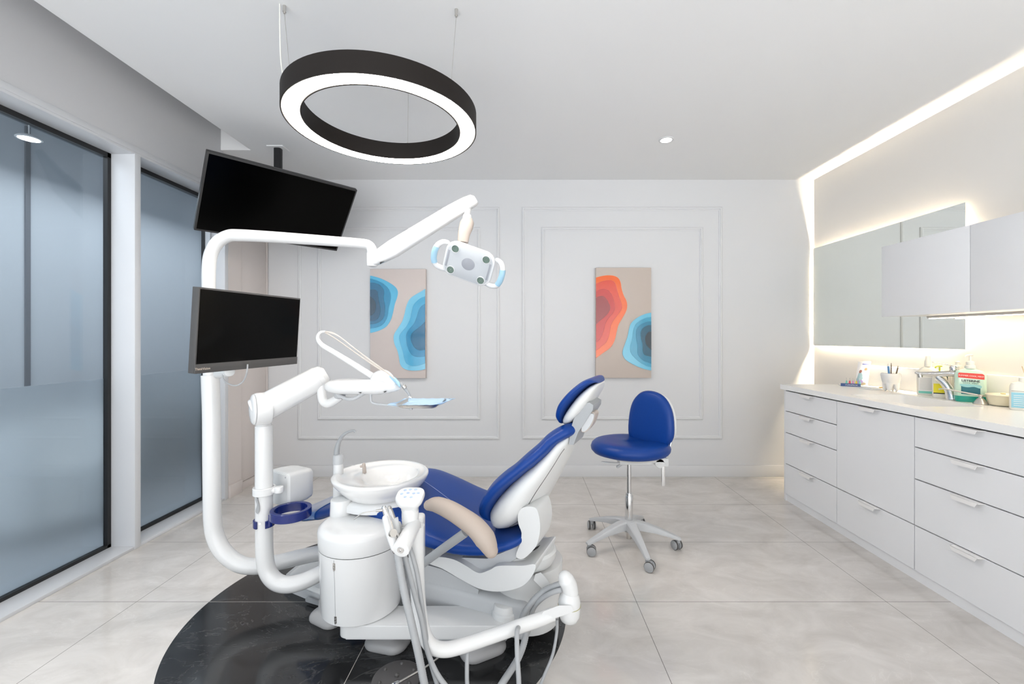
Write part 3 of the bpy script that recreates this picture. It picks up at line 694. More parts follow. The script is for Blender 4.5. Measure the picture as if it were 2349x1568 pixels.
# the lid with domed shoulder
obj('lid', MB().lathe([(.02, .408), (colr(.41), .408), (colr(.41)+.001, .412), (colr(.468)+.001, .468), (colr(.47)-.003, .480), (.156, .488), (.146, .493), (.10, .495), (.02, .496)], (UX, UY, 0), n=72), M_white, unit)
obj('seam_shadow_gap', MB().lathe([(.10, .404), (colr(.405)-.0035, .404), (colr(.405)-.0035, .409), (.10, .409)], (UX, UY, 0), n=72, closed=True), M_rubber, unit)
# door edge and hinges on the near-left side
def cpt(ang, z, off=0): r_ = colr(z)+off; return V((UX+r_*math.cos(ang), UY+r_*math.sin(ang), z))
an = math.radians(-107)
dl = MB()
rs = []
for z in (.155, .28, .400):
    rs.append([cpt(an-.004, z, -.002), cpt(an-.004, z, .0008), cpt(an+.004, z, .0008), cpt(an+.004, z, -.002)])
dl.rings(rs); obj('door_edge', dl, M_grey, unit)
for z in (.375, .165):
    hg = MB()
    for dz in (-.011, 0, .011): hg.cyl(cpt(an, z+dz-.004, .0016), cpt(an, z+dz+.004, .0016), .0030, n=10)
    hg.rings([[cpt(an-.035, zz, -.001), cpt(an-.035, zz, .0008), cpt(an+.035, zz, .0008), cpt(an+.035, zz, -.001)] for zz in (z-.013, z+.013)])
    obj('hinge', hg, M_steel, unit)
# beam and feet
bm_ = MB().prism(rrect(.66, .125, .035, 6), lambda a, b, T: (-.395+a, 1.765+b, T), .082, .136, .006)
obj('floor_beam', bm_, M_white, unit)
def foot(cx, cy, rx, ry, ang):
    c, s_ = math.cos(ang), math.sin(ang)
    o = rrect(2*rx, 2*ry, min(rx, ry)*.75, 6)
    return MB().rings([[V((cx+(a*c-b*s_)*k, cy+(a*s_+b*c)*k, z)) for a, b in o] for k, z in ((.97, .001), (1, .006), (1, .014), (.95, .024), (.84, .033), (.62, .040), (.55, .046), (.52, .084))])
for args in ((-.868, 1.955, .085, .062, -.5), (-.555, 1.80, .090, .066, -.25), (-.165, 1.765, .095, .070, .5)):
    obj('foot', foot(*args), M_foot, unit)
# elbow and link arm running back under the chair
E1 = V((-.070, 1.775, 0)); E2 = V((.105, 1.955, 0))
obj('elbow_cap', MB().cyl(E1+V((0, 0, .120)), E1+V((0, 0, .186)), .053, .047, n=40, rim=.007), M_white, unit)
dd = (E2-E1).normalized(); nn = V((-dd.y, dd.x, 0))
la = [tuple((E2+dd*.05*math.cos(a)+nn*.05*math.sin(a))[:2]) for a in [-PI/2+PI*k/12 for k in range(13)]]+[tuple((E1-dd*.055*math.cos(a)-nn*.055*math.sin(a))[:2]) for a in [-PI/2+PI*k/12 for k in range(13)]]
obj('link_arm', MB().prism(la, lambda a, b, T: (a, b, T+(.030*max(0, min(1, ((V((a, b, 0))-E1).dot(dd))/(E2-E1).length)))), .095, .160, .010), M_white2, unit)
obj('link_bolt', MB().cyl(W(1236, 1322, 1.80)-V((0, 0, .01)), W(1236, 1322, 1.80)+V((0, 0, .010)), .013, n=20, rim=.003), M_chrome, unit)
obj('bracket', MB().prism([(1224, 1330), (1228, 1316), (1240, 1312), (1250, 1322), (1262, 1338), (1262, 1350), (1250, 1356)], lambda a, b, T: W(a, b, 1.72+T), -.01, .06, .004), M_white2, unit)
# bowl
BX, BY = -.648, 1.995; bz = .640
def bring(rx, ry, z, cx=0, cy=0, n=56, drop=0):
    o = []
    for j in range(n):
        a = 2*PI*j/n; x = math.cos(a); y = math.sin(a)
        k = 1-.10*max(0, -x)**1.5*(abs(y)**1.2)       # narrower, pear-like left end
        o.append(V((BX+cx+rx*x, BY+cy+ry*y*k, z-drop*(x+1)*.5)))
    return o
rs = [bring(.055, .05, .528, -.01), bring(.10, .09, .530, -.01), bring(.132, .122, .540, -.005), bring(.160, .150, .560, .0), bring(.186, .178, .588), bring(.205, .200, .612), bring(.213, .212, .632), bring(.212, .212, .640), bring(.205, .205, .6435),
      bring(.190, .190, .641), bring(.182, .182, .636), bring(.150, .155, .634, .018, 0)]
rs += [bring(.128, .140, .633, .042, 0), bring(.120, .132, .627, .045, 0), bring(.108, .118, .603, .048, 0), bring(.085, .092, .580, .05, 0), bring(.05, .055, .566, .05, 0), bring(.015, .015, .562, .05, 0)]
obj('ceramic_bowl', MB().rings(rs), M_cera, unit, sharp=70)
nz = W(836, 1070, 2.02)
obj('rinse_nozzle', MB().cyl((nz.x, nz.y, .634), (nz.x-.001, nz.y, .664), .009, .008, n=16).ball((nz.x-.003, nz.y, .668), .009, sc=(.9, .9, 1.4)).cyl((nz.x-.003, nz.y, .668), (nz.x-.018, nz.y-.006, .664), .006, .0055, n=12), M_tan, unit, label='beige rinse nozzle in the bowl')
# support plate below the bowl and its stem
obj('bowl_support', MB().rings([[V((p.x, p.y, z)) for p in bring(rx, ry, 0, cx)] for rx, ry, z, cx in ((.10, .08, .4975, -.045), (.165, .13, .500, -.02), (.184, .150, .508, -.012), (.182, .150, .535, -.010), (.165, .14, .546, .0), (.10, .10, .548, 0))]), M_white, unit, sharp=60)
sv = W(783, 1165, 1.90)
obj('stem', MB().cyl((sv.x, sv.y, .472), (sv.x, sv.y, .560), .047, .044, n=36, rim=.006), M_white, unit)
# cup-filler post and spout
pz = W(776, 1080, 2.0)
post = obj('filler_post', MB().cyl((pz.x, pz.y, .50), (pz.x, pz.y, .682), .0235, .0215, n=30), M_white, unit)
obj('filler_collar', MB().lathe([(.002, .682), (.0235, .682), (.0245, .690), (.022, .718), (.018, .724), (.002, .726)], (pz.x, pz.y, 0), n=30), M_lgrey, post)
obj('filler_spout', MB().tube(WP([(772, 1046, 2.0), (773, 1030, 2.0), (778, 1012, 2.0), (787, 998, 1.99), (799, 990, 1.98), (811, 987, 1.97), (815, 990, 1.97)]), [.013, .012, .0095, .0075, .006, .005, .006], n=16, round_ends=False), M_grey, post)

# ================================================================== ASSISTANT ARM: swivel joint, swept tube, keypad, holders
aa = thing('assistant_arm', 'swept white tube arm with keypad and instrument holder in front of the chair', 'instrument arm', tuple(W(1304, 1400, 1.62)))
K = W(1306, 1390, 1.62)
obj('swivel_joint', MB().lathe([(.002, -.062), (.018, -.060), (.032, -.048), (.0395, -.030), (.0405, -.012), (.041, .010), (.0405, .022), (.036, .040), (.026, .062), (.020, .078), (.002, .080)], K, n=36), M_white, aa)
obj('joint_ring', MB().lathe([(.0405, .004), (.0425, .004), (.0425, .0055), (.0405, .0055)], K, n=36, closed=True), cm('old_brass', (170, 165, 110), .4), aa)
obj('swivel_knob', MB().tube([K+V((.004, 0, .050)), K+V((-.002, 0, .078)), K+V((-.012, -.003, .100)), K+V((-.016, -.004, .108))], [.030, .031, .030, .026], n=28, round_ends=True), M_white, aa)
obj('joint_lug', MB().prism([(1240, 1415), (1246, 1402), (1282, 1388), (1310, 1388), (1316, 1402), (1290, 1412), (1262, 1420)], lambda a, b, T: W(a, b, 1.60+T), -.025, .03, .006), M_white, aa)
tp = WP([(1268, 1408, 1.60), (1235, 1421, 1.58), (1180, 1440, 1.545), (1120, 1461, 1.51), (1060, 1481, 1.475), (1020, 1489, 1.455), (990, 1480, 1.445), (972, 1450, 1.45), (962, 1400, 1.465), (957, 1330, 1.475), (955, 1265, 1.48), (955, 1205, 1.48)])
obj('swept_tube', MB().tube(tp, [.0235]*6+[.0235, .0235, .024, .0245, .026, .027], n=24), M_white, aa)
kc = W(941, 1150, 1.475)
neck = obj('keypad_neck', MB().lathe([(.002, -.075), (.0265, -.075), (.0285, -.02), (.0275, .0), (.002, .002)], (kc.x, kc.y, kc.z-.020), n=32), M_white, aa)
ko = rrect(.094, .078, .030, 7)
kp = obj('keypad', MB().rings([[V((kc.x+a*k, kc.y+b*k, kc.z+z+b*k*.25)) for a, b in ko] for k, z in ((.58, -.026), (.66, -.010), (.88, .0), (.99, .012), (1.0, .020), (.95, .026), (.5, .028), (.1, .028))]), M_white, aa, sharp=60)
kb = MB()
for i, (a, b) in enumerate(((-.022, .018), (-.005, .022), (.013, .022), (-.028, -.002), (-.008, .002), (.012, .0), (.026, .002), (-.012, -.019), (.008, -.020))):
    kb.rings([[V((kc.x+a+.0055*math.cos(2*PI*j/10), kc.y+b+.0045*math.sin(2*PI*j/10), kc.z+zz+(b+.0045*math.sin(2*PI*j/10))*.25)) for j in range(10)] for zz in (.026, .0288)])
obj('buttons', kb, cm('pale_blue_print', (170, 190, 225), .4), kp)
h0, h1 = W(951, 1200, 1.475), W(919, 1261, 1.36)
hb_ = obj('holder_bar', MB().cyl(h0, h1, .0235, .0275, n=32, rim=.003), M_white, aa)
dv = (h1-h0).normalized()
obj('end_screw', MB().cyl(h1, h1+dv*.0025, .0115, .0105, n=24).cyl(h1+dv*.0025, h1+dv*.004, .004, .002, n=12), M_chrome, hb_)
obj('holder_cups', MB().cyl(W(902, 1245, 1.395), W(892, 1205, 1.41), .0125, .0145, n=20).cyl(W(912, 1222, 1.44), W(904, 1188, 1.45), .0115, .013, n=20), M_white2, aa)
# side housing under the keypad
obj('side_housing', MB().box(-.036, .0, 0, .055, 0, .16, .012, 3).map(lambda p: V((p.x+W(972, 1280, 1.52).x, p.y+1.50, p.z+W(972, 1287, 1.52).z))), M_white, aa)

# instruments held in the arm
t = thing('air_water_syringe', 'chrome syringe with a thin bent metal tip pointing left, held in the arm', 'dental syringe', tuple(W(895, 1215, 1.40)))
obj('body', MB().tube(WP([(908, 1262, 1.385), (902, 1235, 1.40), (892, 1195, 1.41), (884, 1172, 1.415), (881, 1164, 1.415)]), [.011, .0125, .0115, .0085, .0075], n=18, round_ends=True), M_chrome, t)
obj('needle', MB().tube(WP([(882, 1168, 1.415), (872, 1170, 1.415), (862, 1171, 1.415)]), [.0048, .0045, .0035], n=12).tube(WP([(862, 1171, 1.415), (836, 1175, 1.415), (828, 1178, 1.415), (820, 1184, 1.415), (811, 1191, 1.415)]), .0018, n=10), M_steel, t)
obj('button', MB().cyl(W(893, 1160, 1.405), W(893, 1166, 1.405), .005, n=12), M_steel, t)
t = thing('suction_handpiece', 'steel suction handpiece with a white sleeve hanging beside the syringe', 'suction handpiece', tuple(W(905, 1230, 1.43)))
obj('body', MB().tube(WP([(922, 1258, 1.42), (912, 1225, 1.44), (900, 1185, 1.455), (894, 1165, 1.46)]), [.010, .0115, .0095, .007], n=18, round_ends=True), M_steel, t)
obj('sleeve', MB().tube(WP([(905, 1255, 1.375), (892, 1220, 1.385), (884, 1188, 1.395)]), [.012, .0115, .010], n=18, round_ends=True), M_white2, t)
obj('valve_ring', MB().cyl(W(903, 1222, 1.37), W(897, 1224, 1.385), .012, n=20), M_steel, t)
t = thing('saliva_ejector', 'slim white saliva ejector valve with small steps beside the holder bar', 'saliva ejector', tuple(W(922, 1220, 1.46)))
obj('body', MB().tube(WP([(930, 1250, 1.45), (922, 1222, 1.465), (915, 1200, 1.475)]), [.008, .008, .007], n=14, round_ends=True), M_white2, t)
obj('lever', MB().box(-.005, .005, -.004, .004, 0, .02, .002).map(lambda p: p+W(925, 1222, 1.45)), M_lgrey, t)

# hoses: each hangs in a loop to the floor below the picture and comes back to the swivel joint
def hose(name, label, pts, r, ribbed=False):
    P, _ = cr([W(*p) for p in pts], [0]*len(pts), 10)
    P = [V((p.x, p.y, max(p.z, r+.002))) for p in P]
    if ribbed:
        out, R, acc = [], [], 0
        for a, b in zip(P, P[1:]):
            n = max(1, int((b-a).length/.0026))
            for k in range(n): out.append(a+(b-a)*k/n); R.append(r*(1.0 if (len(out) % 2) else .90))
        mb = MB().tube(out, R, n=12, smooth=False)
    else: mb = MB().tube(P, r, n=14, smooth=False)
    o = obj(name, mb, M_hose, sharp=60); o['label'] = label; o['category'] = 'hose'; return o
hose('suction_hose', 'thickest pale grey hose hanging from the front of the holder bar', [(912, 1262, 1.385), (917, 1300, 1.38), (928, 1360, 1.375), (942, 1420, 1.37), (960, 1500, 1.37), (974, 1570, 1.37), (990, 1640, 1.37), (1040, 1700, 1.36), (1100, 1650, 1.40), (1150, 1570, 1.47), (1188, 1510, 1.56), (1205, 1462, 1.62), (1206, 1430, 1.66)], .0125, True)
hose('instrument_hose', 'grey hose curving down beside the thick hose and out at lower centre', [(926, 1268, 1.41), (938, 1310, 1.41), (953, 1370, 1.41), (968, 1425, 1.41), (980, 1490, 1.41), (1000, 1540, 1.41), (1028, 1580, 1.40), (1065, 1630, 1.38), (1105, 1660, 1.38), (1150, 1670, 1.40), (1185, 1620, 1.42), (1190, 1570, 1.43), (1187, 1510, 1.45), (1186, 1450, 1.50), (1192, 1435, 1.56)], .0082)
hose('instrument_hose', 'grey hose emerging from behind the white holder bar, rightmost of the three', [(938, 1250, 1.44), (948, 1280, 1.43), (958, 1320, 1.43), (967, 1380, 1.43), (975, 1440, 1.43), (984, 1500, 1.43), (1000, 1560, 1.42), (1030, 1640, 1.40), (1060, 1650, 1.40), (1072, 1600, 1.44), (1071, 1550, 1.46), (1072, 1500, 1.48), (1076, 1470, 1.52)], .0072)
hose('instrument_hose', 'thin pale hose hanging in a bow below the swivel joint at right', [(1278, 1420, 1.62), (1277, 1450, 1.62), (1268, 1500, 1.60), (1250, 1545, 1.58), (1232, 1585, 1.56), (1200, 1625, 1.52), (1180, 1640, 1.50)], .0055)
hose('supply_hose', 'ribbed grey hose arching from the swivel joint down behind the tube', [(1290, 1338, 1.62), (1272, 1344, 1.63), (1250, 1354, 1.65), (1230, 1370, 1.66), (1212, 1392, 1.66), (1200, 1412, 1.66), (1195, 1430, 1.68)], .0125, True)
hose('supply_hose', 'smooth dark grey hose arching below the ribbed one at the swivel joint', [(1288, 1352, 1.60), (1268, 1358, 1.61), (1246, 1370, 1.64), (1228, 1388, 1.66), (1219, 1408, 1.66), (1216, 1425, 1.66)], .009)

# foot pedal
t = thing('foot_pedal', 'dark round metal foot control on the black floor disc at the bottom edge', 'foot pedal', (-.455, 1.60, 0))
fx, fy = -.462, 1.600
obj('disc', MB().lathe([(.002, .001), (.088, .001), (.090, .006), (.088, .013), (.06, .018), (.002, .020)], (fx, fy, 0), n=48), M_darkped, t)
for k in range(6):
    a = k*PI/3+.5; obj('bolt', MB().lathe([(.007, 0), (.0065, .004), (.004, .0065), (.001, .007)], (fx+.062*math.cos(a), fy+.062*math.sin(a), .0165), n=16), M_bezel_l, t)
obj('bolt', MB().lathe([(.009, 0), (.0085, .006), (.005, .009), (.001, .010)], (fx, fy, .019), n=16), M_bezel_l, t)
obj('pedal_lever', MB().tube(WP([(905, 1570, 1.52), (940, 1550, 1.56), (975, 1530, 1.60), (1005, 1508, 1.66)]), .004, n=10), M_steel, t)
obj('lever_tip', MB().tube(WP([(902, 1571, 1.515), (912, 1566, 1.53)]), .008, n=14, round_ends=True), M_chrome, t)
#==PART5
# ================================================================== flat screens measured from their four corners
def quad(pts, width):
    """corners TL,TR,BR,BL in the photo of a real rectangle of the given width -> origin (centre), right, up, towards-viewer axes, w, h"""
    r = [V(((x-1199)/1000, 1, -(y-774)/1000)) for x, y in pts]
    A = Matrix((( r[0].x, -r[1].x, r[2].x), (r[0].y, -r[1].y, r[2].y), (r[0].z, -r[1].z, r[2].z)))
    l = A.inverted() @ r[3]
    P = [r[0]*l[0], r[1]*l[1], r[2]*l[2], r[3]]
    u = ((P[1]-P[0])+(P[2]-P[3]))/2; v = ((P[0]-P[3])+(P[1]-P[2]))/2
    k = width/u.length; c = (P[0]+P[1]+P[2]+P[3])/4*k; h = v.length*k
    u = u.normalized(); v = (v-u*v.dot(u)).normalized(); n = u.cross(v)
    if n.y > 0: n = -n
    return c+V((0, 0, H)), u, v, n, width, h
def frm(q): c, u, v, n, w, h = q; return lambda a, b, T: c+u*a+v*b+n*T
def fbox(fn, x0, x1, y0, y1, z0, z1, bev=0): return MB().box(x0, x1, y0, y1, z0, z1, bev).map(lambda p: fn(p.x, p.y, p.z))

# ceiling television
qt = quad([(470, 347), (817, 437), (776, 575.5), (449, 527)], .965); ft = frm(qt); tw, th_ = qt[4], .555
tv = thing('ceiling_television', 'large black television hung tilted from the ceiling on a black pole', 'television', tuple(qt[0]))
obj('casing', fbox(ft, -tw/2, tw/2, -th_/2, th_/2, -.038, -.001, .004).add(fbox(ft, -.30, .30, -.17, .15, -.07, -.036, .01).v, fbox(ft, -.30, .30, -.17, .15, -.07, -.036, .01).f), M_bezel, tv)
obj('screen', fbox(ft, -tw/2+.012, tw/2-.012, -th_/2+.016, th_/2-.012, -.002, .0006), M_screen, tv)
pt = W(638, 341, 3.30)
tm = ft(0, 0, -.07)
obj('ceiling_pole', MB().prism(rrect(.052, .045, .012), lambda a, b, T: (pt.x+a, pt.y+b, T), tm.z-.05, CZ-.006, .001), M_black, tv)
obj('mount_arm', MB().cyl(tm, (pt.x, pt.y, tm.z), .025, n=16).cyl((pt.x, pt.y, tm.z-.05), (pt.x, pt.y, tm.z+.06), .034, n=16), M_black, tv)
obj('ceiling_plate', MB().box(pt.x-.06, pt.x+.06, pt.y-.05, pt.y+.05, CZ-.006, CZ), M_ceil, tv)

# ================================================================== OPERATING LIGHT on its bent pole
ol = thing('operating_light', 'white dental operating light on a tall bent white pole', 'dental lamp', tuple(W(487, 1250, 2.065)))
pa = WP([(800, 1262, 2.24), (735, 1268, 2.21), (680, 1279, 2.16), (635, 1290, 2.12), (590, 1298, 2.085), (550, 1293, 2.07), (517, 1270, 2.065), (497, 1238, 2.065), (488, 1195, 2.065), (486, 1100, 2.065), (485, 950, 2.065), (482, 860, 2.065)])
obj('lower_pole', MB().tube(pa, [.037]*12, n=28, res=8), M_white, ol)
pb = WP([(482, 880, 2.065), (481, 800, 2.065), (479.5, 700, 2.065), (479, 620, 2.065), (484, 582, 2.065), (500, 555, 2.065), (524, 541, 2.07), (550, 539.5, 2.08), (620, 543, 2.115), (700, 548.5, 2.16), (770, 553.5, 2.20), (830, 558.5, 2.238), (846, 562.5, 2.247), (852.5, 572, 2.25), (853.5, 588, 2.25)])
obj('upper_pole', MB().tube(pb, [.0285]*4+[.0285]*4+[.027, .026, .025, .025, .025, .025, .025], n=24, res=8), M_white, ol)
pj = W(853, 598, 2.25)
obj('arm_socket', MB().cyl(W(853.5, 580, 2.25), W(853.5, 611, 2.25), .0275, .026, n=28, rim=.004), M_white, ol)
a0, a1 = W(858, 598, 2.245), W(1078, 463, 2.20)
ad = (a1-a0).normalized(); aup = (V((0, 0, 1))-ad*ad.z).normalized(); asd = ad.cross(aup)
Ln = (a1-a0).length
def abx(t, up_, sd): return a0+ad*t+aup*up_+asd*sd
rs = []
for t_, hw, vt, vb in ((-.012, .018, .018, -.020), (.0, .022, .030, -.026), (.05, .024, .040, -.034), (.12, .025, .045, -.042), (Ln-.10, .024, .040, -.034), (Ln-.02, .023, .034, -.032), (Ln+.02, .021, .026, -.030), (Ln+.034, .014, .012, -.026)):
    o = rrect(2*hw, vt-vb, min(hw, (vt-vb)/2)*.55, 4); rs.append([abx(t_, b+(vt+vb)/2, a) for a, b in o])
arm_ = obj('spring_arm', MB().rings(rs), M_white, ol, sharp=50)
obj('pivot_slot', MB().prism([(871, 601), (882, 600), (876, 603), (872, 606)], lambda a, b, T: W(a, b, 2.215+T), 0, .03), M_rubber, arm_)
obj('screw', MB().cyl(W(1063, 470, 2.172), W(1063, 470, 2.18), .004, n=12).cyl(W(867.5, 590, 2.205), W(867.5, 590, 2.215), .004, n=12).cyl(W(864, 597, 2.205), W(864, 597, 2.215), .004, n=12), M_steel, arm_)
obj('neck', MB().cyl(W(1075, 470, 2.20), W(1071, 496, 2.20), .0155, n=24).cyl(W(1072, 492, 2.20), W(1071, 505, 2.20), .0215, .0235, n=28, rim=.003), M_white, ol)
obj('joint_gap', MB().cyl(W(1075.5, 471, 2.20), W(1075, 476, 2.20), .0185, n=24), M_rubber, ol)
# yoke between neck and head
yk = [(1071, 503, 2.20), (1071, 512, 2.19), (1068, 524, 2.175), (1064, 538, 2.165), (1062, 556, 2.16)]
obj('yoke', MB().tube(WP(yk), [.026, .036, .035, .030, .027], n=20, flat=.7, up=(0, 1, 0)), M_tan, ol, label='tan translucent yoke above the lamp head')
qh = quad([(1037, 562), (1138, 598), (1110, 649), (1012, 614)], .225); fh = frm(qh); hw, hh = .225, .170
hc = qh[0]
# bring the head to the arm's distance
sc = 2.13/hc.y; hcn = V((hc.x*sc, 2.13, H+(hc.z-H)*sc)); qh = (hcn,)+qh[1:]; fh = frm(qh)
hw, hh = .240, .178
def hring(k, T, ex=.0):
    return [fh(a*k, b*k, T) for a, b in [(x*(1+.0*y), y*(1-.12*abs(x)/hw)) for x, y in rrect(hw, hh, .050, 8)]]
head = obj('lamp_head', MB().rings([hring(.35, -.062), hring(.70, -.060), hring(.92, -.048), hring(1.03, -.024), hring(1.05, -.010), hring(1.03, -.002), hring(.99, .0)]), M_white, ol, sharp=60)
obj('face_plate', MB().rings([hring(.965, -.004), hring(.965, .0015), hring(.94, .003), hring(.2, .003)]), M_lampface, head)
for a, b in ((-.078, .056), (.080, .056), (-.078, -.056), (.080, -.056)):
    ln = MB().rings([[fh(a+r_*math.cos(2*PI*j/28), b+r_*math.sin(2*PI*j/28), T) for j in range(28)] for r_, T in ((.0175, .001), (.0175, .006), (.0155, .0065), (.014, .004), (.002, .003))])
    obj('lens', ln, M_lens, head)
    obj('lens_rim', MB().rings([[fh(a+r_*math.cos(2*PI*j/28), b+r_*math.sin(2*PI*j/28), T) for j in range(28)] for r_, T in ((.018, .002), (.0205, .002), (.0200, .007), (.018, .007))], closed=True), M_white, head)
obj('badge', MB().rings([[fh(r_*math.cos(2*PI*j/40), .002+r_*.92*math.sin(2*PI*j/40), T) for j in range(40)] for r_, T in ((.033, .002), (.033, .0042), (.031, .0048), (.002, .0048))]), M_lampdark, head)
for sx in (-1, 1):
    obj('slot', fbox(fh, sx*.106-.005, sx*.106+.005, -.045, .040, .001, .004, .001), M_lampdark, head)
for sx in (-1, 1):
    pts = [fh(sx*.105, -.070, -.02), fh(sx*.135, -.070, -.012), fh(sx*.160, -.058, -.004), fh(sx*.172, -.030, .004), fh(sx*.174, .010, .006), fh(sx*.168, .040, .0), fh(sx*.150, .060, -.012), fh(sx*.128, .064, -.02)]
    hd = obj('handle', MB().tube(pts, [.014, .014, .014, .0135, .013, .0135, .013, .011], n=16, round_ends=True), M_white, ol)
    obj('grip', MB().tube([fh(sx*.166, -.048, .0), fh(sx*.1725, -.025, .004), fh(sx*.174, .010, .006), fh(sx*.170, .034, .002)], .0148, n=16, flat=1.0), M_lbl, hd, label='light blue rubber grip')

# ------------------------------------------------------------------ monitor on the pole
qm = quad([(456.5, 657.5), (689, 684), (681, 834), (447.5, 857)], .545); fm = frm(qm); mw = .545; mh = qm[5]
mo = thing('monitor', 'black computer monitor with a grey chin mounted on the tall bent pole', 'monitor', tuple(qm[0]))
obj('casing', fbox(fm, -mw/2-.001, mw/2, -mh/2, mh/2, -.030, 0, .002), M_bezel_l, mo)
obj('screen', fbox(fm, -mw/2+.004, mw/2-.005, -mh/2+.036, mh/2-.007, -.002, .0008), M_screen, mo)
obj('chin', fbox(fm, -mw/2-.001, mw/2, -mh/2, -mh/2+.035, -.004, .0022, .0005), M_bezel_l, mo)
obj('lettering', text_mb('ThinkVision', .0135, lambda x, y, z: fm(-mw/2+.030+x, -mh/2+.0165+y, .0023+z), align='CENTER'), cm('pale_lettering', (205, 190, 175), .4), mo)
mc = fm(-.02, 0, -.03)
obj('mount', MB().cyl(fm(-.02, 0, -.028), fm(-.02, 0, -.060), .05, n=28).tube([fm(-.02, 0, -.05), fm(-.05, -.01, -.10), W(505, 757, 2.04)], .020, n=16), M_black, mo)
hp = W(481, 760, 2.065)
obj('pole_clamp', MB().lathe([(.0295, -.05), (.045, -.05), (.045, .05), (.0295, .05)], hp, n=28, closed=True), M_black, mo)
hp2 = W(520, 853, 1.90)
obj('bracket', MB().cyl(W(500, 858, 2.02), W(527, 852, 1.84), .020, n=18, rim=.004), M_white2, mo)
o = obj('monitor_cable', MB().tube(WP([(513, 850, 1.86), (511, 866, 1.86), (521, 878, 1.86), (541, 884, 1.86), (558, 874, 1.86), (566, 855, 1.85), (568, 835, 1.85)]), .0032, n=10), M_hose)
o['label'] = 'thin grey cable looped below the monitor on the pole'; o['category'] = 'cable'

# ================================================================== INSTRUMENT DELIVERY ARM on the shorter pole
da = thing('delivery_arm', 'white jointed instrument arm rising from the shorter curved pole', 'instrument arm', tuple(W(606, 1250, 1.945)))
pp = WP([(800, 1282, 2.05), (748, 1307, 2.02), (715, 1324, 1.99), (685, 1336, 1.965), (655, 1340, 1.95), (630, 1331, 1.945), (613, 1307, 1.945), (607, 1270, 1.945), (606, 1220, 1.945), (605.5, 1100, 1.945), (605.5, 975, 1.945)])
obj('pole', MB().tube(pp, .0355, n=28, res=8), M_white, da)
obj('pole_neck', MB().cyl(W(605.5, 980, 1.945), W(603, 955, 1.94), .031, .030, n=28), M_white, da)
q0, q1 = W(597, 940, 1.90), W(733, 866, 2.00)
qd = (q1-q0).normalized()
obj('upper_arm', MB().cyl(q0-qd*.02, q1+qd*.0, .061, .056, n=44, rim=.004).tube([q1-qd*.01, q1+qd*.018, q1+qd*.036], [.056, .050, .030], n=44, smooth=False), M_white, da, sharp=30)
cd = V((-.72, -.62, 0)).normalized(); cc = W(603, 937, 1.90)
obj('elbow_drum', MB().cyl(cc+V((.02, .02, 0)), cc+cd*.035, .072, .070, n=44, rim=.010), M_white, da, sharp=30)
cap = obj('elbow_cap', MB().rings([[cc+cd*(.034+dz)+V((0, 0, 1))*rr*math.sin(2*PI*j/36)+V((-cd.y, cd.x, 0))*rr*math.cos(2*PI*j/36) for j in range(36)] for rr, dz in ((.066, 0), (.064, .005), (.055, .010), (.035, .014), (.005, .016))]), M_white, da)
obj('elbow_tube', MB().tube(WP([(738, 870, 1.98), (738, 900, 1.98), (741, 918, 1.975), (752, 925, 1.97), (768, 918, 1.965), (782, 908, 1.96)]), [.0195, .020, .020, .020, .019, .018], n=20), M_white, da)
# pill-shaped delivery head
b0, b1 = W(752, 886, 1.93), W(920, 886, 1.90)
def pill(py, pts, Yc):
    return pts
rs = []
for px_, up_, dn_, dp in ((747, 3, 3, .010), (751, 9, 10, .030), (762, 14.5, 14, .045), (778, 16.5, 17, .052), (800, 17.5, 18.5, .055), (835, 17.5, 19, .056), (870, 18, 18.5, .055), (895, 14, 15, .048), (910, 9, 11, .036), (918, 5, 7, .020), (921, 2, 3, .008)):
    cY = 1.925-.02*(px_-750)/170; c0 = W(px_, 886-.5, cY)
    up = up_*cY/1000; dn = dn_*cY/1000; ring = []
    for j in range(28):
        a = 2*PI*j/28; sa = math.sin(a); ca = math.cos(a)
        ring.append(c0+V((0, dp*math.copysign(abs(ca)**.8, ca), (up if sa > 0 else dn)*math.copysign(abs(sa)**.8, sa))))
    rs.append(ring)
dh = obj('delivery_head', MB().rings(rs), M_white, da, sharp=60)
obj('turret', MB().tube(WP([(858, 880, 1.90), (866, 868, 1.90), (880, 864, 1.90), (892, 872, 1.895), (902, 880, 1.89)]), [.020, .030, .032, .028, .018], n=20, round_ends=True), M_white, dh)
obj('under_slots', MB().prism([(822, 900), (829, 899), (828, 902)], lambda a, b, T: W(a, b, 1.86+T), 0, .02).prism([(880, 898), (886, 896.5), (886, 898.5), (881, 900)], lambda a, b, T: W(a, b, 1.855+T), 0, .02), M_rubber, dh)
hs = MB(); pth = WP([(778, 906, 1.93), (786, 910, 1.92), (798, 915, 1.90), (812, 914, 1.89), (824, 908, 1.88), (835, 901, 1.88)])
P, _ = cr(pth, [0]*6, 14); hs.tube(P, [.0085 if i % 2 else .0072 for i in range(len(P))], n=12, smooth=False)
obj('corrugated_hose', hs, M_lgrey, da)
obj('swivel_clip', MB().cyl(W(776, 905, 1.96), W(783, 902, 1.93), .022, n=20, rim=.004), M_lgrey, da)
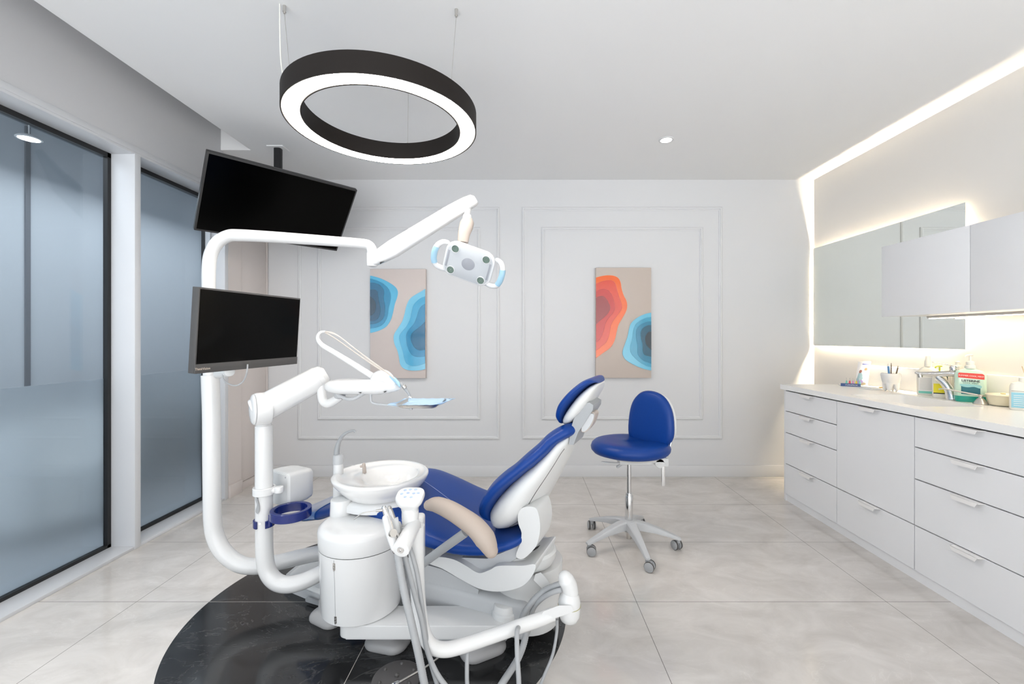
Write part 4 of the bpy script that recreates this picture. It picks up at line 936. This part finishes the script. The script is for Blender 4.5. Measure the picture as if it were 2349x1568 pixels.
# whip arm and its cords
wp_ = WP([(866, 870, 1.90), (840, 853, 1.905), (800, 828, 1.91), (762, 805, 1.915), (740, 792, 1.92), (729.5, 779, 1.92), (730, 768, 1.92), (736, 761.5, 1.92), (745, 760, 1.92)])
obj('whip_arm', MB().tube(wp_, [.0150, .0135, .0125, .0115, .0110, .0095, .0072, .0055, .004], n=18, round_ends=True), M_white, da)
for k, pts in enumerate(([(742, 760, 1.92), (766, 764, 1.91), (800, 788, 1.90), (850, 829, 1.89), (885, 853, 1.885), (915, 878, 1.87), (925, 886, 1.86)],
                         [(742, 760, 1.925), (772, 778, 1.925), (810, 805, 1.92), (850, 833, 1.905), (885, 856, 1.89), (912, 876, 1.875)],
                         [(744, 760, 1.92), (775, 770, 1.90), (812, 798, 1.885), (850, 826, 1.88), (880, 848, 1.875), (910, 872, 1.87)])):
    obj('cord', MB().tube(WP(pts), .0026, n=8), cm('cord_beige%d' % k, (205, 196, 188), .5), da)
obj('holder_rest', MB().tube(WP([(893, 865, 1.885), (905, 870, 1.88), (914, 880, 1.87), (916, 884, 1.865)]), [.010, .013, .012, .008], n=14, flat=.6, round_ends=True), M_lbl, da, label='light blue tip of the delivery head')
# tray support rods
obj('tray_rod', MB().tube(WP([(850, 902, 1.89), (850.5, 915, 1.89), (853, 922, 1.89), (864, 926, 1.885), (900, 930, 1.87), (944, 936, 1.85)]), .0052, n=12).cyl(W(849.5, 900, 1.89), W(849.5, 905, 1.89), .010, n=16), M_lgrey, da)
obj('rod_tip', MB().cyl(W(940, 935.5, 1.85), W(946, 936, 1.85), .0075, n=12).tube(WP([(912, 930, 1.87), (935, 933, 1.85), (965, 932, 1.83)]), .006, n=10), M_lgrey, da)
tr = thing('instrument_tray', 'small metal instrument tray with a light blue paper liner on a rod arm', 'tray', tuple(W(960, 925, 1.85)))
# tray: shallow pan, its plane at chest height seen almost edge-on
tz = H-(922-774)/1000*1.85
def tpt(px, py): Y = (H-tz)*1000/(py-774); return ((px-1199)/1000*Y, Y)
t_fl, t_fr = W(905, 930, 1.80), W(1010, 930, 1.78)
x0, x1, y0, y1 = t_fl.x+.005, t_fr.x-.012, 1.79, 1.98
zt_ = H-(929-774)/1000*1.79
def tray_ring(k, z): 
    cx, cy = (x0+x1)/2, (y0+y1)/2
    return [V((cx+a, cy+b, z)) for a, b in rrect((x1-x0)+k, (y1-y0)+k, .02, 4)]
obj('pan', MB().rings([tray_ring(-.03, zt_-.013), tray_ring(0, zt_), tray_ring(.006, zt_+.001), tray_ring(.002, zt_-.002), tray_ring(-.03, zt_-.015), tray_ring(-.12, zt_-.015)]), M_steel, tr)
nx_, ny_ = 14, 8
ls = MB(); vs = []
for j in range(ny_+1):
    for i in range(nx_+1):
        a, b = i/nx_, j/ny_
        e = max(0, abs(a-.5)*2-.80)/.2; e2 = max(0, abs(b-.5)*2-.75)/.25
        ex = .035*max(0, a-.85)/.15 if True else 0
        vs.append(V((x0-.012+(x1-x0+.02)*a+ex*1.0+(-.02 if (a == 0 and b < .3) else 0), y0+.0+(y1-y0)*b, zt_-.010+.012*max(e, e2)+ex*.5*(1-b)+.001*math.sin(i*2.1+j))))
for z_ in (0, 1): pass
fs = [(j*(nx_+1)+i, j*(nx_+1)+i+1, (j+1)*(nx_+1)+i+1, (j+1)*(nx_+1)+i) for j in range(ny_) for i in range(nx_)]
lw_ = obj('paper_liner', ls.add(vs, fs), M_trayb, tr)
md = lw_.modifiers.new('solid', 'SOLIDIFY'); md.thickness = .0008
hd_ = thing('dental_handpiece', 'grey metal dental handpiece leaning from the delivery head onto the tray', 'dental handpiece', tuple(W(935, 900, 1.86)))
obj('body', MB().tube(WP([(920, 880, 1.868), (928, 889, 1.865), (936, 900, 1.86), (940, 908, 1.86)]), [.006, .0078, .006, .0045], n=14, round_ends=True), M_grey, hd_)
obj('head', MB().cyl(W(938, 908, 1.86), W(944, 913, 1.862), .006, n=14, rim=.0015), M_chrome, hd_)
obj('coupling', MB().cyl(W(925, 884, 1.857), W(930, 890, 1.857), .0095, n=16, rim=.002), M_steel, hd_)

# clamps, cup holder and white box on the shorter pole
PBX = W(606, 1150, 1.945)
cu = thing('cup_holder', 'dark blue plastic cup-holder ring clamped to the shorter pole', 'cup holder', tuple(W(640, 1180, 1.9)))
zc_ = W(606, 1197, 1.945).z
def ringm(c, ri, ro, z0, z1, n=48, a0=0, a1=2*PI, z2=None):
    full = abs(a1-a0-2*PI) < .01; rs = []; m_ = n if full else n
    for i in range(m_ if full else m_+1):
        a = a0+(a1-a0)*i/m_; ca, sa = math.cos(a), math.sin(a); bv = .0015
        rs.append([V((c.x+r_*ca, c.y+r_*sa, z)) for r_, z in ((ri, z0), (ro-bv, z0), (ro, z0+bv), (ro, z1-bv), (ro-bv, z1), (ri+bv, z1), (ri, z1-bv))])
    return MB().rings(rs, cap=not full, closed=full)
rc = W(669, 1174, 1.93)
zr = W(669, 1174, 1.93).z
obj('clamp', ringm(PBX, .0358, .0435, zc_-.016, zc_+.016, a0=math.radians(-55), a1=math.radians(255)), M_bluep, cu)
obj('ring', ringm(V((rc.x, 1.925, 0)), .065, .083, zr-.018, zr+.020), M_bluep, cu)
obj('arm', MB().tube([V((PBX.x+.036, 1.930, zc_)), V((PBX.x+.046, 1.915, zc_+.002)), V((PBX.x+.054, 1.905, zr-.006)), V((rc.x-.068, 1.915, zr-.004))], [.012, .012, .012, .012], n=8, smooth=False), M_bluep, cu)
obj('clamp_screw', MB().cyl(W(596, 1201, 1.895), W(596, 1201, 1.905), .004, n=12), M_chrome, cu)
bxn = thing('white_junction_box', 'white plastic box clamped on the shorter pole just above the blue ring', 'box', tuple(W(665, 1110, 2.1)))
zb_ = W(606, 1124, 1.945).z
bc = W(668, 1111, 2.08)
def bxf(p):
    a = math.radians(-28); x, y = p.x, p.y
    return V((bc.x+x*math.cos(a)-y*math.sin(a), bc.y+x*math.sin(a)+y*math.cos(a), bc.z+p.z))
rs = []
for yy, kx, kz in ((-.062, .93, .95), (-.055, 1, 1), (-.01, 1.0, 1.0), (.04, .94, .94), (.066, .86, .86), (.074, .76, .76)):
    rs.append([bxf(V((a*kx, yy, b*kz))) for a, b in rrect(.150, .158, .020, 5)])
obj('body', MB().rings(rs), M_white2, bxn, sharp=35)
fp = obj('front_panel', MB().rings([[bxf(V((a*k, yy, b*k))) for a, b in rrect(.138, .146, .016, 5)] for k, yy in ((1, -.0625), (.985, -.0650), (.3, -.0650))]), M_white, bxn)
sw = MB()
for a in (-.055, .055):
    for b in (-.06, .06): p = bxf(V((a, -.065, b))); sw.cyl(p, bxf(V((a, -.0665, b))), .0035, n=10)
obj('screws', sw, M_grey, fp)
obj('clamp', ringm(PBX, .0358, .0455, zb_-.016, zb_+.016, a0=math.radians(20), a1=math.radians(375)), M_white, bxn)
obj('clamp_knuckle', MB().cyl(W(640, 1115, 1.93), W(640, 1129, 1.93), .018, n=24, rim=.003).tube([V((PBX.x+.038, 1.94, zb_)), W(640, 1122, 1.95), bxf(V((-.02, -.064, 0)))], [.012, .014, .012], n=12), M_white, bxn)
obj('strap_tail', MB().prism(cr2([(588, 1138), (592, 1150), (595, 1166), (591, 1178), (586, 1172), (589, 1158), (586, 1146)], 3), lambda a, b, T: W(a, b, 1.905+T), -.002, .006), M_grey, bxn)
# ================================================================== THINGS ON THE WORKTOP
ZC = ZT+.0006
def bottle(name, label, cat, c, prof, m, n=28, sy=1.0): pass
def lp(prof, c, n=28, sx=1, sy=1, z=None):
    z = ZC if z is None else z
    return MB().rings([[V((c[0]+r*sx*math.cos(2*PI*j/n), c[1]+r*sy*math.sin(2*PI*j/n), z+h)) for j in range(n)] for r, h in prof])
def boxy(prof, c, w, d, ang=0, rad=.3, z=None):
    z = ZC if z is None else z; rs = []; ca, sa = math.cos(ang), math.sin(ang)
    for k, h in prof: rs.append([V((c[0]+(a*ca-b*sa)*k, c[1]+(a*sa+b*ca)*k, z+h)) for a, b in rrect(w, d, min(w, d)*rad, 5)])
    return MB().rings(rs)
def face(c, ang, off):       # frame on the viewer-facing side of a thing turned by ang
    ca, sa = math.cos(ang), math.sin(ang)
    return lambda a, b, T=0: V((c[0]+a*ca+(off+T)*sa, c[1]+a*sa-(off+T)*ca, ZC+b))
def pump(t, c, z0, colr, ang, s=1.0, L_=.045):
    obj('pump', lp([(.002, z0), (.016*s, z0), (.017*s, z0+.004), (.017*s, z0+.020*s), (.012*s, z0+.024*s), (.005*s, z0+.026*s), (.0045*s, z0+.052*s), (.002, z0+.052*s)], c, 20), colr, t)
    e = (math.cos(ang), math.sin(ang)); z = ZC+z0+.056*s
    obj('spout', MB().tube([(c[0]-e[0]*.012*s, c[1]-e[1]*.012*s, z+.001), (c[0]+e[0]*.012*s, c[1]+e[1]*.012*s, z+.002), (c[0]+e[0]*L_*s, c[1]+e[1]*L_*s, z-.001), (c[0]+e[0]*(L_+.006)*s, c[1]+e[1]*(L_+.006)*s, z-.008)], [.008*s, .008*s, .005*s, .004*s], n=12, flat=.55, up=(0, 0, 1), round_ends=True), colr, t)

M_wplast = cm('white_bottle_plastic', (238, 236, 226), .3)
M_teal = cm('teal_band', (120, 205, 190), .4); M_yel = cm('yellow_label', (235, 222, 40), .4); M_lime = cm('lime_plastic', (205, 215, 60), .35)
M_ink = cm('dark_ink', (40, 48, 52), .5); M_inkg = cm('grey_ink', (150, 150, 145), .5); M_red = cm('red_label', (222, 70, 58), .4)
M_mw = cm('pale_green_bottle', (205, 232, 212), .18, coat=.5); M_mwl = cm('teal_mouthwash', (22, 160, 145), .12, coat=.5)

# mouthwash
c = (2.535, 2.470); ang = math.radians(-38)
t = thing('mouthwash_bottle', 'big pale green mouthwash bottle with red and teal labels and a pump', 'bottle', (c[0], c[1], ZT))
obj('body', boxy([(.90, 0), (1, .006), (1, .150), (.97, .165), (.80, .178), (.45, .186), (.36, .190), (.36, .200)], c, .128, .062, ang), M_mw, t)
lq = obj('liquid', boxy([(.92, .001), (1.012, .006), (1.012, .034)], c, .128, .062, ang), M_mwl, t)
obj('collar', lp([(.022, .188), (.024, .192), (.022, .205), (.015, .21)], c, 24), M_wplast, t)
pump(t, c, .205, M_wplast, math.radians(200), 1.05, .040)
F = face(c, ang, .0315)
rl = obj('red_label', MB().prism([(-.052, .138), (.052, .130), (.052, .155), (.044, .162), (-.048, .166), (-.052, .160)], lambda a, b, T: F(a, b, T), 0, .0008), M_red, t)
obj('print', text_mb('SUMMER COOL MINT', .0105, lambda x, y, z: F(x, .148+y-.06*x, .0010+z)), M_wplast, rl)
lb = obj('label', MB().prism([(-.040, .045), (.036, .042), (.036, .098), (-.040, .101)], lambda a, b, T: F(a, b, T), 0, .0008), cm('label_dark_teal', (28, 105, 118), .4), t)
obj('wave', MB().prism(cr2([(-.040, .090), (-.015, .084), (.012, .088), (.036, .080), (.036, .098), (-.040, .101)], 3), lambda a, b, T: F(a, b, T), .0008, .0013), cm('label_wave', (150, 205, 205), .4), lb)
obj('lettering', text_mb('LISTERINE', .0165, lambda x, y, z: F(x-.002, .120+y-.04*x, .0004+z), bold=.0005), M_ink, t)
obj('lettering', text_mb('COOL MINT', .0115, lambda x, y, z: F(x-.002, .107+y-.04*x, .0004+z)), cm('teal_ink', (30, 120, 120), .4), t)

# refill bottle with teal band (A)
c = (2.570, 2.765); ang = math.radians(-38)
t = thing('refill_bottle', 'white upright bottle with fine print and teal band, behind the tap at left', 'bottle', (c[0], c[1], ZT))
obj('body', boxy([(.92, 0), (1, .005), (1, .125), (.94, .150), (.62, .172), (.30, .180)], c, .105, .058, ang), M_wplast, t)
obj('cap', lp([(.016, .178), (.018, .180), (.018, .215), (.013, .222), (.012, .245), (.002, .247)], c, 22), M_wplast, t)
F = face(c, ang, .0295)
lab = obj('label', MB().prism([(-.046, .012), (.046, .012), (.046, .112), (-.046, .112)], lambda a, b, T: F(a, b, T), 0, .0006), M_paper, t)
pr = MB()
for k in range(9): pr.prism([(-.040, .038+k*.0085), (.040-(k % 3)*.008, .038+k*.0085), (.040-(k % 3)*.008, .0395+k*.0085), (-.040, .0395+k*.0085)], lambda a, b, T: F(a, b, T), .0006, .0010)
obj('fine_print', pr, M_inkg, lab)
obj('teal_band', MB().prism([(-.046, .012), (.046, .012), (.046, .026), (-.046, .026)], lambda a, b, T: F(a, b, T), .0006, .0011), M_teal, lab)
# yellow-label bottle with lime pump (B)
c = (2.535, 2.650); ang = math.radians(-38)
t = thing('soap_bottle', 'white bottle with yellow label and lime pump directly behind the tap', 'bottle', (c[0], c[1], ZT))
obj('body', boxy([(.9, 0), (1, .004), (1, .110), (.9, .125), (.45, .140)], c, .066, .045, ang), M_wplast, t)
F = face(c, ang, .0228)
obj('label', MB().prism([(-.030, .030), (.030, .030), (.030, .085), (-.030, .085)], lambda a, b, T: F(a, b, T), 0, .0007), M_yel, t)
obj('label_edge', MB().prism([(-.030, .024), (.030, .024), (.030, .030), (-.030, .030)], lambda a, b, T: F(a, b, T), 0, .0008), M_ink, t)
pump(t, c, .138, M_lime, math.radians(195), .9, .035)
# leaflet box with dark edge (C)
c = (2.588, 2.705); ang = math.radians(-38)
t = thing('carton', 'upright white carton with printed lines and dark multicoloured edge behind the tap', 'carton', (c[0], c[1], ZT))
obj('box', boxy([(1, 0), (1, .155)], c, .070, .030, ang, .02), M_paper, t)
F = face(c, ang, .0153); pr = MB()
for k in range(12): pr.prism([(-.030, .030+k*.0095), (.020-(k % 4)*.006, .030+k*.0095), (.020-(k % 4)*.006, .032+k*.0095), (-.030, .032+k*.0095)], lambda a, b, T: F(a, b, T), 0, .0005)
obj('printed_lines', pr, M_inkg, t)
obj('edge_strip', MB().prism([(.026, .0), (.035, .0), (.035, .155), (.026, .155)], lambda a, b, T: F(a, b, T), 0, .0006), cm('carton_edge', (50, 78, 80), .5), t)
obj('edge_spot', MB().prism([(.026, .130), (.035, .130), (.035, .145), (.026, .145)], lambda a, b, T: F(a, b, T), .0006, .001), M_red, t)
# white bottle with round pump head (D)
c = (2.592, 2.600)
t = thing('lotion_bottle', 'plain white bottle with a rounded pump head left of the mouthwash', 'bottle', (c[0], c[1], ZT))
obj('body', lp([(.024, 0), (.026, .004), (.026, .150), (.020, .162), (.010, .168)], c), M_wplast, t)
obj('pump_head', lp([(.010, .166), (.020, .170), (.024, .182), (.020, .196), (.010, .202), (.009, .214), (.014, .218), (.006, .224)], c, 24), M_wplast, t)
# mixer tap
c = (2.520, 2.560)
t = thing('mixer_tap', 'chrome single-lever mixer tap curving over the sink', 'tap', (c[0], c[1], ZT))
obj('column', MB().tube([(c[0]+.004, c[1]+.0, ZC), (c[0]+.0, c[1]+.01, ZC+0.0455), (c[0]-.012, c[1]+.03, ZC+0.091), (c[0]-.03, c[1]+.06, ZC+0.1274)], [.030, .025, .022, .018], n=24, flat=.85), M_chrome, t)
obj('spout', MB().tube([(c[0]+.022, c[1]-.03, ZC+0.1534), (c[0]+.0, c[1]+.0, ZC+0.1534), (c[0]-.04, c[1]+.06, ZC+0.1456), (c[0]-.075, c[1]+.11, ZC+0.143), (c[0]-.088, c[1]+.128, ZC+0.1456)], [.020, .024, .019, .014, .012], n=22, flat=.8, up=(0, 0, 1), round_ends=True), M_chrome, t)
obj('aerator', MB().cyl((c[0]-.082, c[1]+.118, ZC+0.1404), (c[0]-.080, c[1]+.114, ZC+0.1196), .0125, .0115, n=20), M_steel, t)
obj('lever', MB().cyl((c[0]+.006, c[1]-.008, ZC+0.169), (c[0]+.002, c[1]-.003, ZC+0.1976), .020, .016, n=24, rim=.003).tube([(c[0]+.012, c[1]-.018, ZC+0.195), (c[0]-.01, c[1]+.02, ZC+0.2054), (c[0]-.045, c[1]+.07, ZC+0.2158)], [.013, .012, .006], n=14, flat=.35, up=(0, 0, 1), round_ends=True), M_chrome, t)
# deck soap dispenser
c = (2.500, 2.380)
t = thing('soap_dispenser', 'low brushed metal soap dispenser with a long thin spout, set in the worktop', 'soap dispenser', (c[0], c[1], ZT))
obj('cone', lp([(.030, 0), (.031, .003), (.020, .022), (.013, .032), (.002, .033)], c, 30), M_steel, t)
obj('head', lp([(.008, .033), (.008, .040), (.012, .041), (.013, .050), (.008, .053)], c, 24), M_steel, t)
obj('spout', MB().tube([(c[0], c[1], ZC+.047), (c[0]-.055, c[1]+.075, ZC+.062), (c[0]-.085, c[1]+.115, ZC+.071), (c[0]-.100, c[1]+.135, ZC+.066)], [.0045, .0042, .004, .0038], n=12), M_steel, t)
# cream dish
c = (2.566, 2.328)
t = thing('lidded_dish', 'low round cream dish with a rim beside the soap dispenser', 'dish', (c[0], c[1], ZT))
obj('bowl', lp([(.046, 0), (.056, .006), (.062, .030), (.064, .052), (.060, .052), (.002, .050)], c, 40), cm('cream_plastic', (232, 224, 196), .35), t)
obj('lid', lp([(.002, .0525), (.0665, .0525), (.067, .058), (.062, .062), (.002, .062)], c, 40), cm('cream_lid', (238, 230, 205), .35), t)
obj('lid_knob', lp([(.010, .062), (.011, .066), (.004, .069)], c, 18), cm('lid_knob_tan', (228, 205, 160), .4), t)
# folded printed sheet
c = (2.590, 2.300)
t = thing('printed_sheet', 'folded printed paper sheet leaning behind the cream dish', 'paper', (c[0], c[1], ZT))
F = face((2.598, 2.250), math.radians(-52), 0)
F2 = lambda a, b, T=0: F(a+.10*b, b, T)
sheet = obj('sheet', MB().prism([(-.045, .0), (.045, .0), (.045, .125), (-.045, .135)], lambda a, b, T: F2(a, b, T), 0, .0008), M_paper, t)
pr = MB()
for k in range(11): pr.prism([(-.036, .012+k*.010), (.030-(k % 3)*.01, .012+k*.010), (.030-(k % 3)*.01, .0135+k*.010), (-.036, .0135+k*.010)], lambda a, b, T: F2(a, b, T), .0008, .0012)
obj('printed_lines', pr, M_inkg, sheet)
# small bottles at the edge
c = (2.545, 2.245)
t = thing('dropper_bottle', 'small plain white bottle standing right of the cream dish', 'bottle', (c[0], c[1], ZT))
obj('body', lp([(.015, 0), (.017, .003), (.017, .080), (.012, .090), (.008, .094)], c), M_wplast, t)
obj('cap', lp([(.011, .093), (.012, .096), (.011, .118), (.004, .121)], c, 20), M_wplast, t)
c = (2.515, 2.190); ang = math.radians(-45)
t = thing('sanitiser_bottle', 'white bottle with light blue label at the right edge of the worktop', 'bottle', (c[0], c[1], ZT))
obj('body', boxy([(.92, 0), (1, .005), (1, .118), (.85, .134), (.35, .142)], c, .095, .055, ang), M_wplast, t)
F = face(c, ang, .0282)
lab = obj('label', MB().prism([(-.042, .012), (.042, .012), (.042, .088), (-.042, .088)], lambda a, b, T: F(a, b, T), 0, .0007), cm('label_blue', (150, 205, 222), .4), t)
pr = MB()
for k in range(6): pr.prism([(-.034, .022+k*.010), (.026, .022+k*.010), (.026, .0245+k*.010), (-.034, .0245+k*.010)], lambda a, b, T: F(a, b, T), .0007, .0011)
obj('print', pr, M_paper, lab)
obj('label_line', MB().prism([(-.042, .094), (.042, .094), (.042, .096), (-.042, .096)], lambda a, b, T: F(a, b, T), 0, .0007), M_inkg, t)
obj('cap', lp([(.015, .140), (.016, .143), (.016, .160), (.004, .163)], c, 20), M_wplast, t)
c = (2.590, 2.235)
t = thing('reed_diffuser', 'glass reed diffuser with dark collar and thin sticks at the picture edge', 'reed diffuser', (c[0], c[1], ZT))
obj('bottle', lp([(.026, 0), (.030, .006), (.030, .085), (.020, .100), (.012, .106), (.012, .120)], c), cm('milky_glass', (235, 232, 222), .12), t)
obj('collar', lp([(.0155, .118), (.0165, .121), (.0165, .130), (.002, .131)], c, 22), cm('dark_collar', (60, 48, 36), .4), t)
for k in range(5):
    a = k*1.25+.4; obj('stick', MB().cyl((c[0], c[1], ZC+.13), (c[0]+.022*math.cos(a), c[1]+.026*math.sin(a), ZC+.215), .0014, n=6), cm('reed%d' % k, (215, 195, 165), .7), t)

# tooth-shaped cup with three pens
c = (2.500, 2.960)
t = thing('tooth_cup', 'white pen cup shaped like a molar tooth with four roots', 'cup', (c[0], c[1], ZT))
rs = []
for r_, h in ((.040, .050), (.044, .060), (.050, .085), (.054, .108), (.053, .118), (.048, .122), (.043, .120), (.042, .10), (.036, .060), (.01, .055)):
    rs.append([V((c[0]+r_*(1+.07*math.cos(4*a))*math.cos(a+.6), c[1]+r_*(1+.07*math.cos(4*a))*math.sin(a+.6), ZC+h)) for a in [2*PI*j/40 for j in range(40)]])
obj('crown', MB().rings(rs), M_cera, t, sharp=60)
for k in range(4):
    a = .6+PI/2*k; e = V((math.cos(a), math.sin(a), 0)); cv = V((c[0], c[1], ZC))
    obj('root', MB().tube([cv+e*.024+V((0, 0, .066)), cv+e*.028+V((0, 0, .040)), cv+e*.031+V((0, 0, .018)), cv+e*.030+V((0, 0, .008))], [.024, .0195, .014, .008], n=16, round_ends=True), M_cera, t)
for lbl, cc_, (dx, dy), h_, r_, m_ in (('blue pen with clear end standing at the left of the tooth cup', 1, (-.022, -.012), .068, .0062, cm('pen_blue', (92, 140, 190), .3)),
                                  ('thin brown pen standing upright in the middle of the tooth cup', 2, (-.002, -.004), .072, .0032, cm('pen_brown', (92, 78, 66), .4)),
                                  ('short brown pen leaning right in the tooth cup', 3, (.026, -.012), .052, .0042, cm('pen_taupe', (112, 96, 80), .4))):
    x, y = c[0]+dx, c[1]+dy; tl = dx*.35
    t = thing('pen', lbl, 'pen', (x, y, ZC+.06), group=None)
    obj('barrel', MB().tube([(x-dx*.3, y, ZC+.062), (x, y, ZC+.115), (x+tl, y-.002, ZC+.12+h_*.75)], [r_, r_, r_], n=12), m_, t)
    obj('tip', MB().tube([(x+tl*.98, y-.002, ZC+.12+h_*.73), (x+tl*1.1, y-.002, ZC+.12+h_)], [r_*.8, r_*.45], n=12), M_steel if cc_ == 1 else m_, t)

# brochure stand with coloured samples
bx_, by_ = 2.470, 3.235
t = thing('brochure_stand', 'clear acrylic display with a blue front strip holding one leaflet', 'display stand', (bx_, by_, ZT))
ang = math.radians(-28); F = face((bx_, by_), ang, 0)
def Fd(a, b, d): return F(a, b, -d)     # d away from viewer
obj('base', MB().prism([(-.090, 0), (.080, 0), (.080, .10), (-.090, .10)], lambda a, b, T: Fd(a, T, b), 0, .006), M_paper, t)
fs_ = obj('front_strip', MB().prism([(-.090, 0), (.030, 0), (.030, .022), (-.090, .022)], lambda a, b, T: Fd(a, b, -T), 0, .003), cm('strip_navy', (62, 88, 140), .4), t)
obj('lettering', text_mb('CURAPROX', .014, lambda x, y, z: Fd(x-.025, .010+y, -.0034-z)), M_paper, fs_)
obj('back_rest', MB().prism([(-.002, .004), (.078, .004), (.078, .185), (-.002, .185)], lambda a, b, T: Fd(a+b*.18, b, .045+b*.30+T), 0, .003), M_wplast, t)
lf = thing('leaflet', 'printed leaflet with two people on the front, leaning in the display', 'leaflet', tuple(Fd(.05, .05, .04)))
G = lambda a, b, T=0: Fd(a+b*.18, b, .042+b*.30-T)
sh = obj('sheet', MB().prism([(.0, .008), (.074, .008), (.074, .180), (.0, .180)], G, 0, .0012), cm('leaflet_pale', (222, 222, 226), .4), lf)
def patch(nm, pts, colr, lay=1): obj(nm, MB().prism(cr2(pts, 4), G, .0012, .0012+.0005*lay), cm('ink_%s' % nm, colr, .5), sh)
patch('headline', [(.030, .160), (.064, .158), (.064, .166), (.030, .168)], (95, 105, 160))
patch('person_one', [(.006, .035), (.010, .075), (.014, .098), (.026, .104), (.036, .088), (.044, .070), (.038, .045), (.020, .030)], (120, 150, 165))
patch('hair_one', [(.016, .098), (.015, .112), (.022, .121), (.031, .117), (.031, .104), (.024, .098)], (120, 82, 78), 2)
patch('person_two', [(.038, .070), (.042, .104), (.050, .116), (.064, .110), (.068, .085), (.062, .062), (.048, .055)], (196, 206, 226))
patch('hair_two', [(.045, .118), (.044, .130), (.052, .138), (.061, .133), (.061, .120), (.053, .116)], (140, 100, 75), 2)
patch('colour_patch', [(.012, .020), (.030, .014), (.048, .022), (.046, .040), (.030, .048), (.014, .038)], (130, 120, 170), 2)
patch('dark_patch', [(.036, .012), (.050, .010), (.066, .016), (.060, .028), (.044, .028)], (120, 112, 96), 3)
for k, (lc, rgb) in enumerate((('teal', (120, 200, 185)), ('red', (226, 70, 90)), ('lilac', (215, 150, 200)), ('yellow', (238, 212, 70)), ('blue-green', (95, 170, 175)))):
    p = Fd(-.052+.020*k, .006, .018)
    t = thing('interdental_brush', '%s interdental brush sample standing on the display base' % lc, 'brush', tuple(p), group='coloured brush samples')
    m_ = cm('sample_%s' % lc, rgb, .35)
    obj('handle', MB().tube([p, p+V((0, 0, .012)), p+V((0, 0, .026)), p+V((0, 0, .036))], [.007, .0085, .0055, .004], n=12, flat=.6, up=(0, 1, 0)), m_, t)
    obj('wire', MB().cyl(p+V((0, 0, .035)), p+V((0, 0, .056)), .0012, n=6), M_lgrey, t)
# loose papers and orange pencil
o = obj('paper_pad', MB().box(2.42, 2.56, 3.035, 3.14, ZC, ZC+.006).box(2.44, 2.57, 3.05, 3.145, ZC+.0062, ZC+.011), M_paper); o['label'] = 'small stack of white papers lying left of the tooth cup'; o['category'] = 'paper'
o = obj('pencil', MB().tube([(2.50, 3.06, ZC+.015), (2.56, 3.03, ZC+.015)], .0035, n=8), cm('orange_pencil', (228, 170, 90), .4)); o['label'] = 'orange pencil lying on the papers left of the tooth cup'; o['category'] = 'pencil'
#==END
# ================================================================== DAYLIGHT, CAMERA
wd = bpy.data.worlds.new('daylight'); scn.world = wd; wd.use_nodes = True
nt = wd.node_tree; bg = nt.nodes['Background']
tc = nt.nodes.new('ShaderNodeTexCoord'); sp = nt.nodes.new('ShaderNodeSeparateXYZ'); nt.links.new(tc.outputs['Generated'], sp.inputs[0])
mr = nt.nodes.new('ShaderNodeMapRange'); mr.inputs['From Min'].default_value = -.10; mr.inputs['From Max'].default_value = .10
mr.inputs['To Min'].default_value = 5.8; mr.inputs['To Max'].default_value = 2.7       # brighter lower half added to light the ceiling, soft sky above it
nt.links.new(sp.outputs[2], mr.inputs['Value']); nt.links.new(mr.outputs[0], bg.inputs[1]); bg.inputs[0].default_value = (.95, .975, 1.0, 1)
def area(name, loc, rot, sx, sy, e, c=(1, 1, 1)):
    l = bpy.data.lights.new(name, 'AREA'); l.shape = 'RECTANGLE'; l.size = sx; l.size_y = sy; l.energy = e; l.color = c
    o = bpy.data.objects.new(name, l); col.objects.link(o); o.location = loc; o.rotation_euler = rot; return o
area('added_corridor_fill', (-3.2, 2.2, 2.58), (0, 0, 0), .9, 6.0, 60, (.92, .96, 1))  # unseen area light added to brighten the corridor behind the glass
sl = bpy.data.lights.new('added_floor_spot', 'SPOT'); sl.energy = 130; sl.spot_size = math.radians(75); sl.spot_blend = 1; sl.shadow_soft_size = .06; sl.color = (1, .98, .95)  # added spot standing in for daylight spill on the left floor
so = bpy.data.objects.new('added_floor_spot', sl); col.objects.link(so); so.location = (-2.02, .85, CZ-.02); so.rotation_euler = (math.radians(8), 0, 0)
cam = bpy.data.cameras.new('camera'); co = bpy.data.objects.new('camera', cam); col.objects.link(co)
co.location = (0, 0, H); co.rotation_euler = (PI/2, 0, 0)
cam.sensor_fit = 'HORIZONTAL'; cam.sensor_width = 36; cam.lens = 36*1000/2349
cam.shift_x = -(1199-1174.5)/2349; cam.shift_y = (774-784)/2349
cam.clip_start = .02
scn.camera = co
scn.view_settings.view_transform = 'Standard'; scn.view_settings.look = 'None'; scn.view_settings.gamma = 1
scn.view_settings.use_curve_mapping = False
scn.view_settings.exposure = -.22
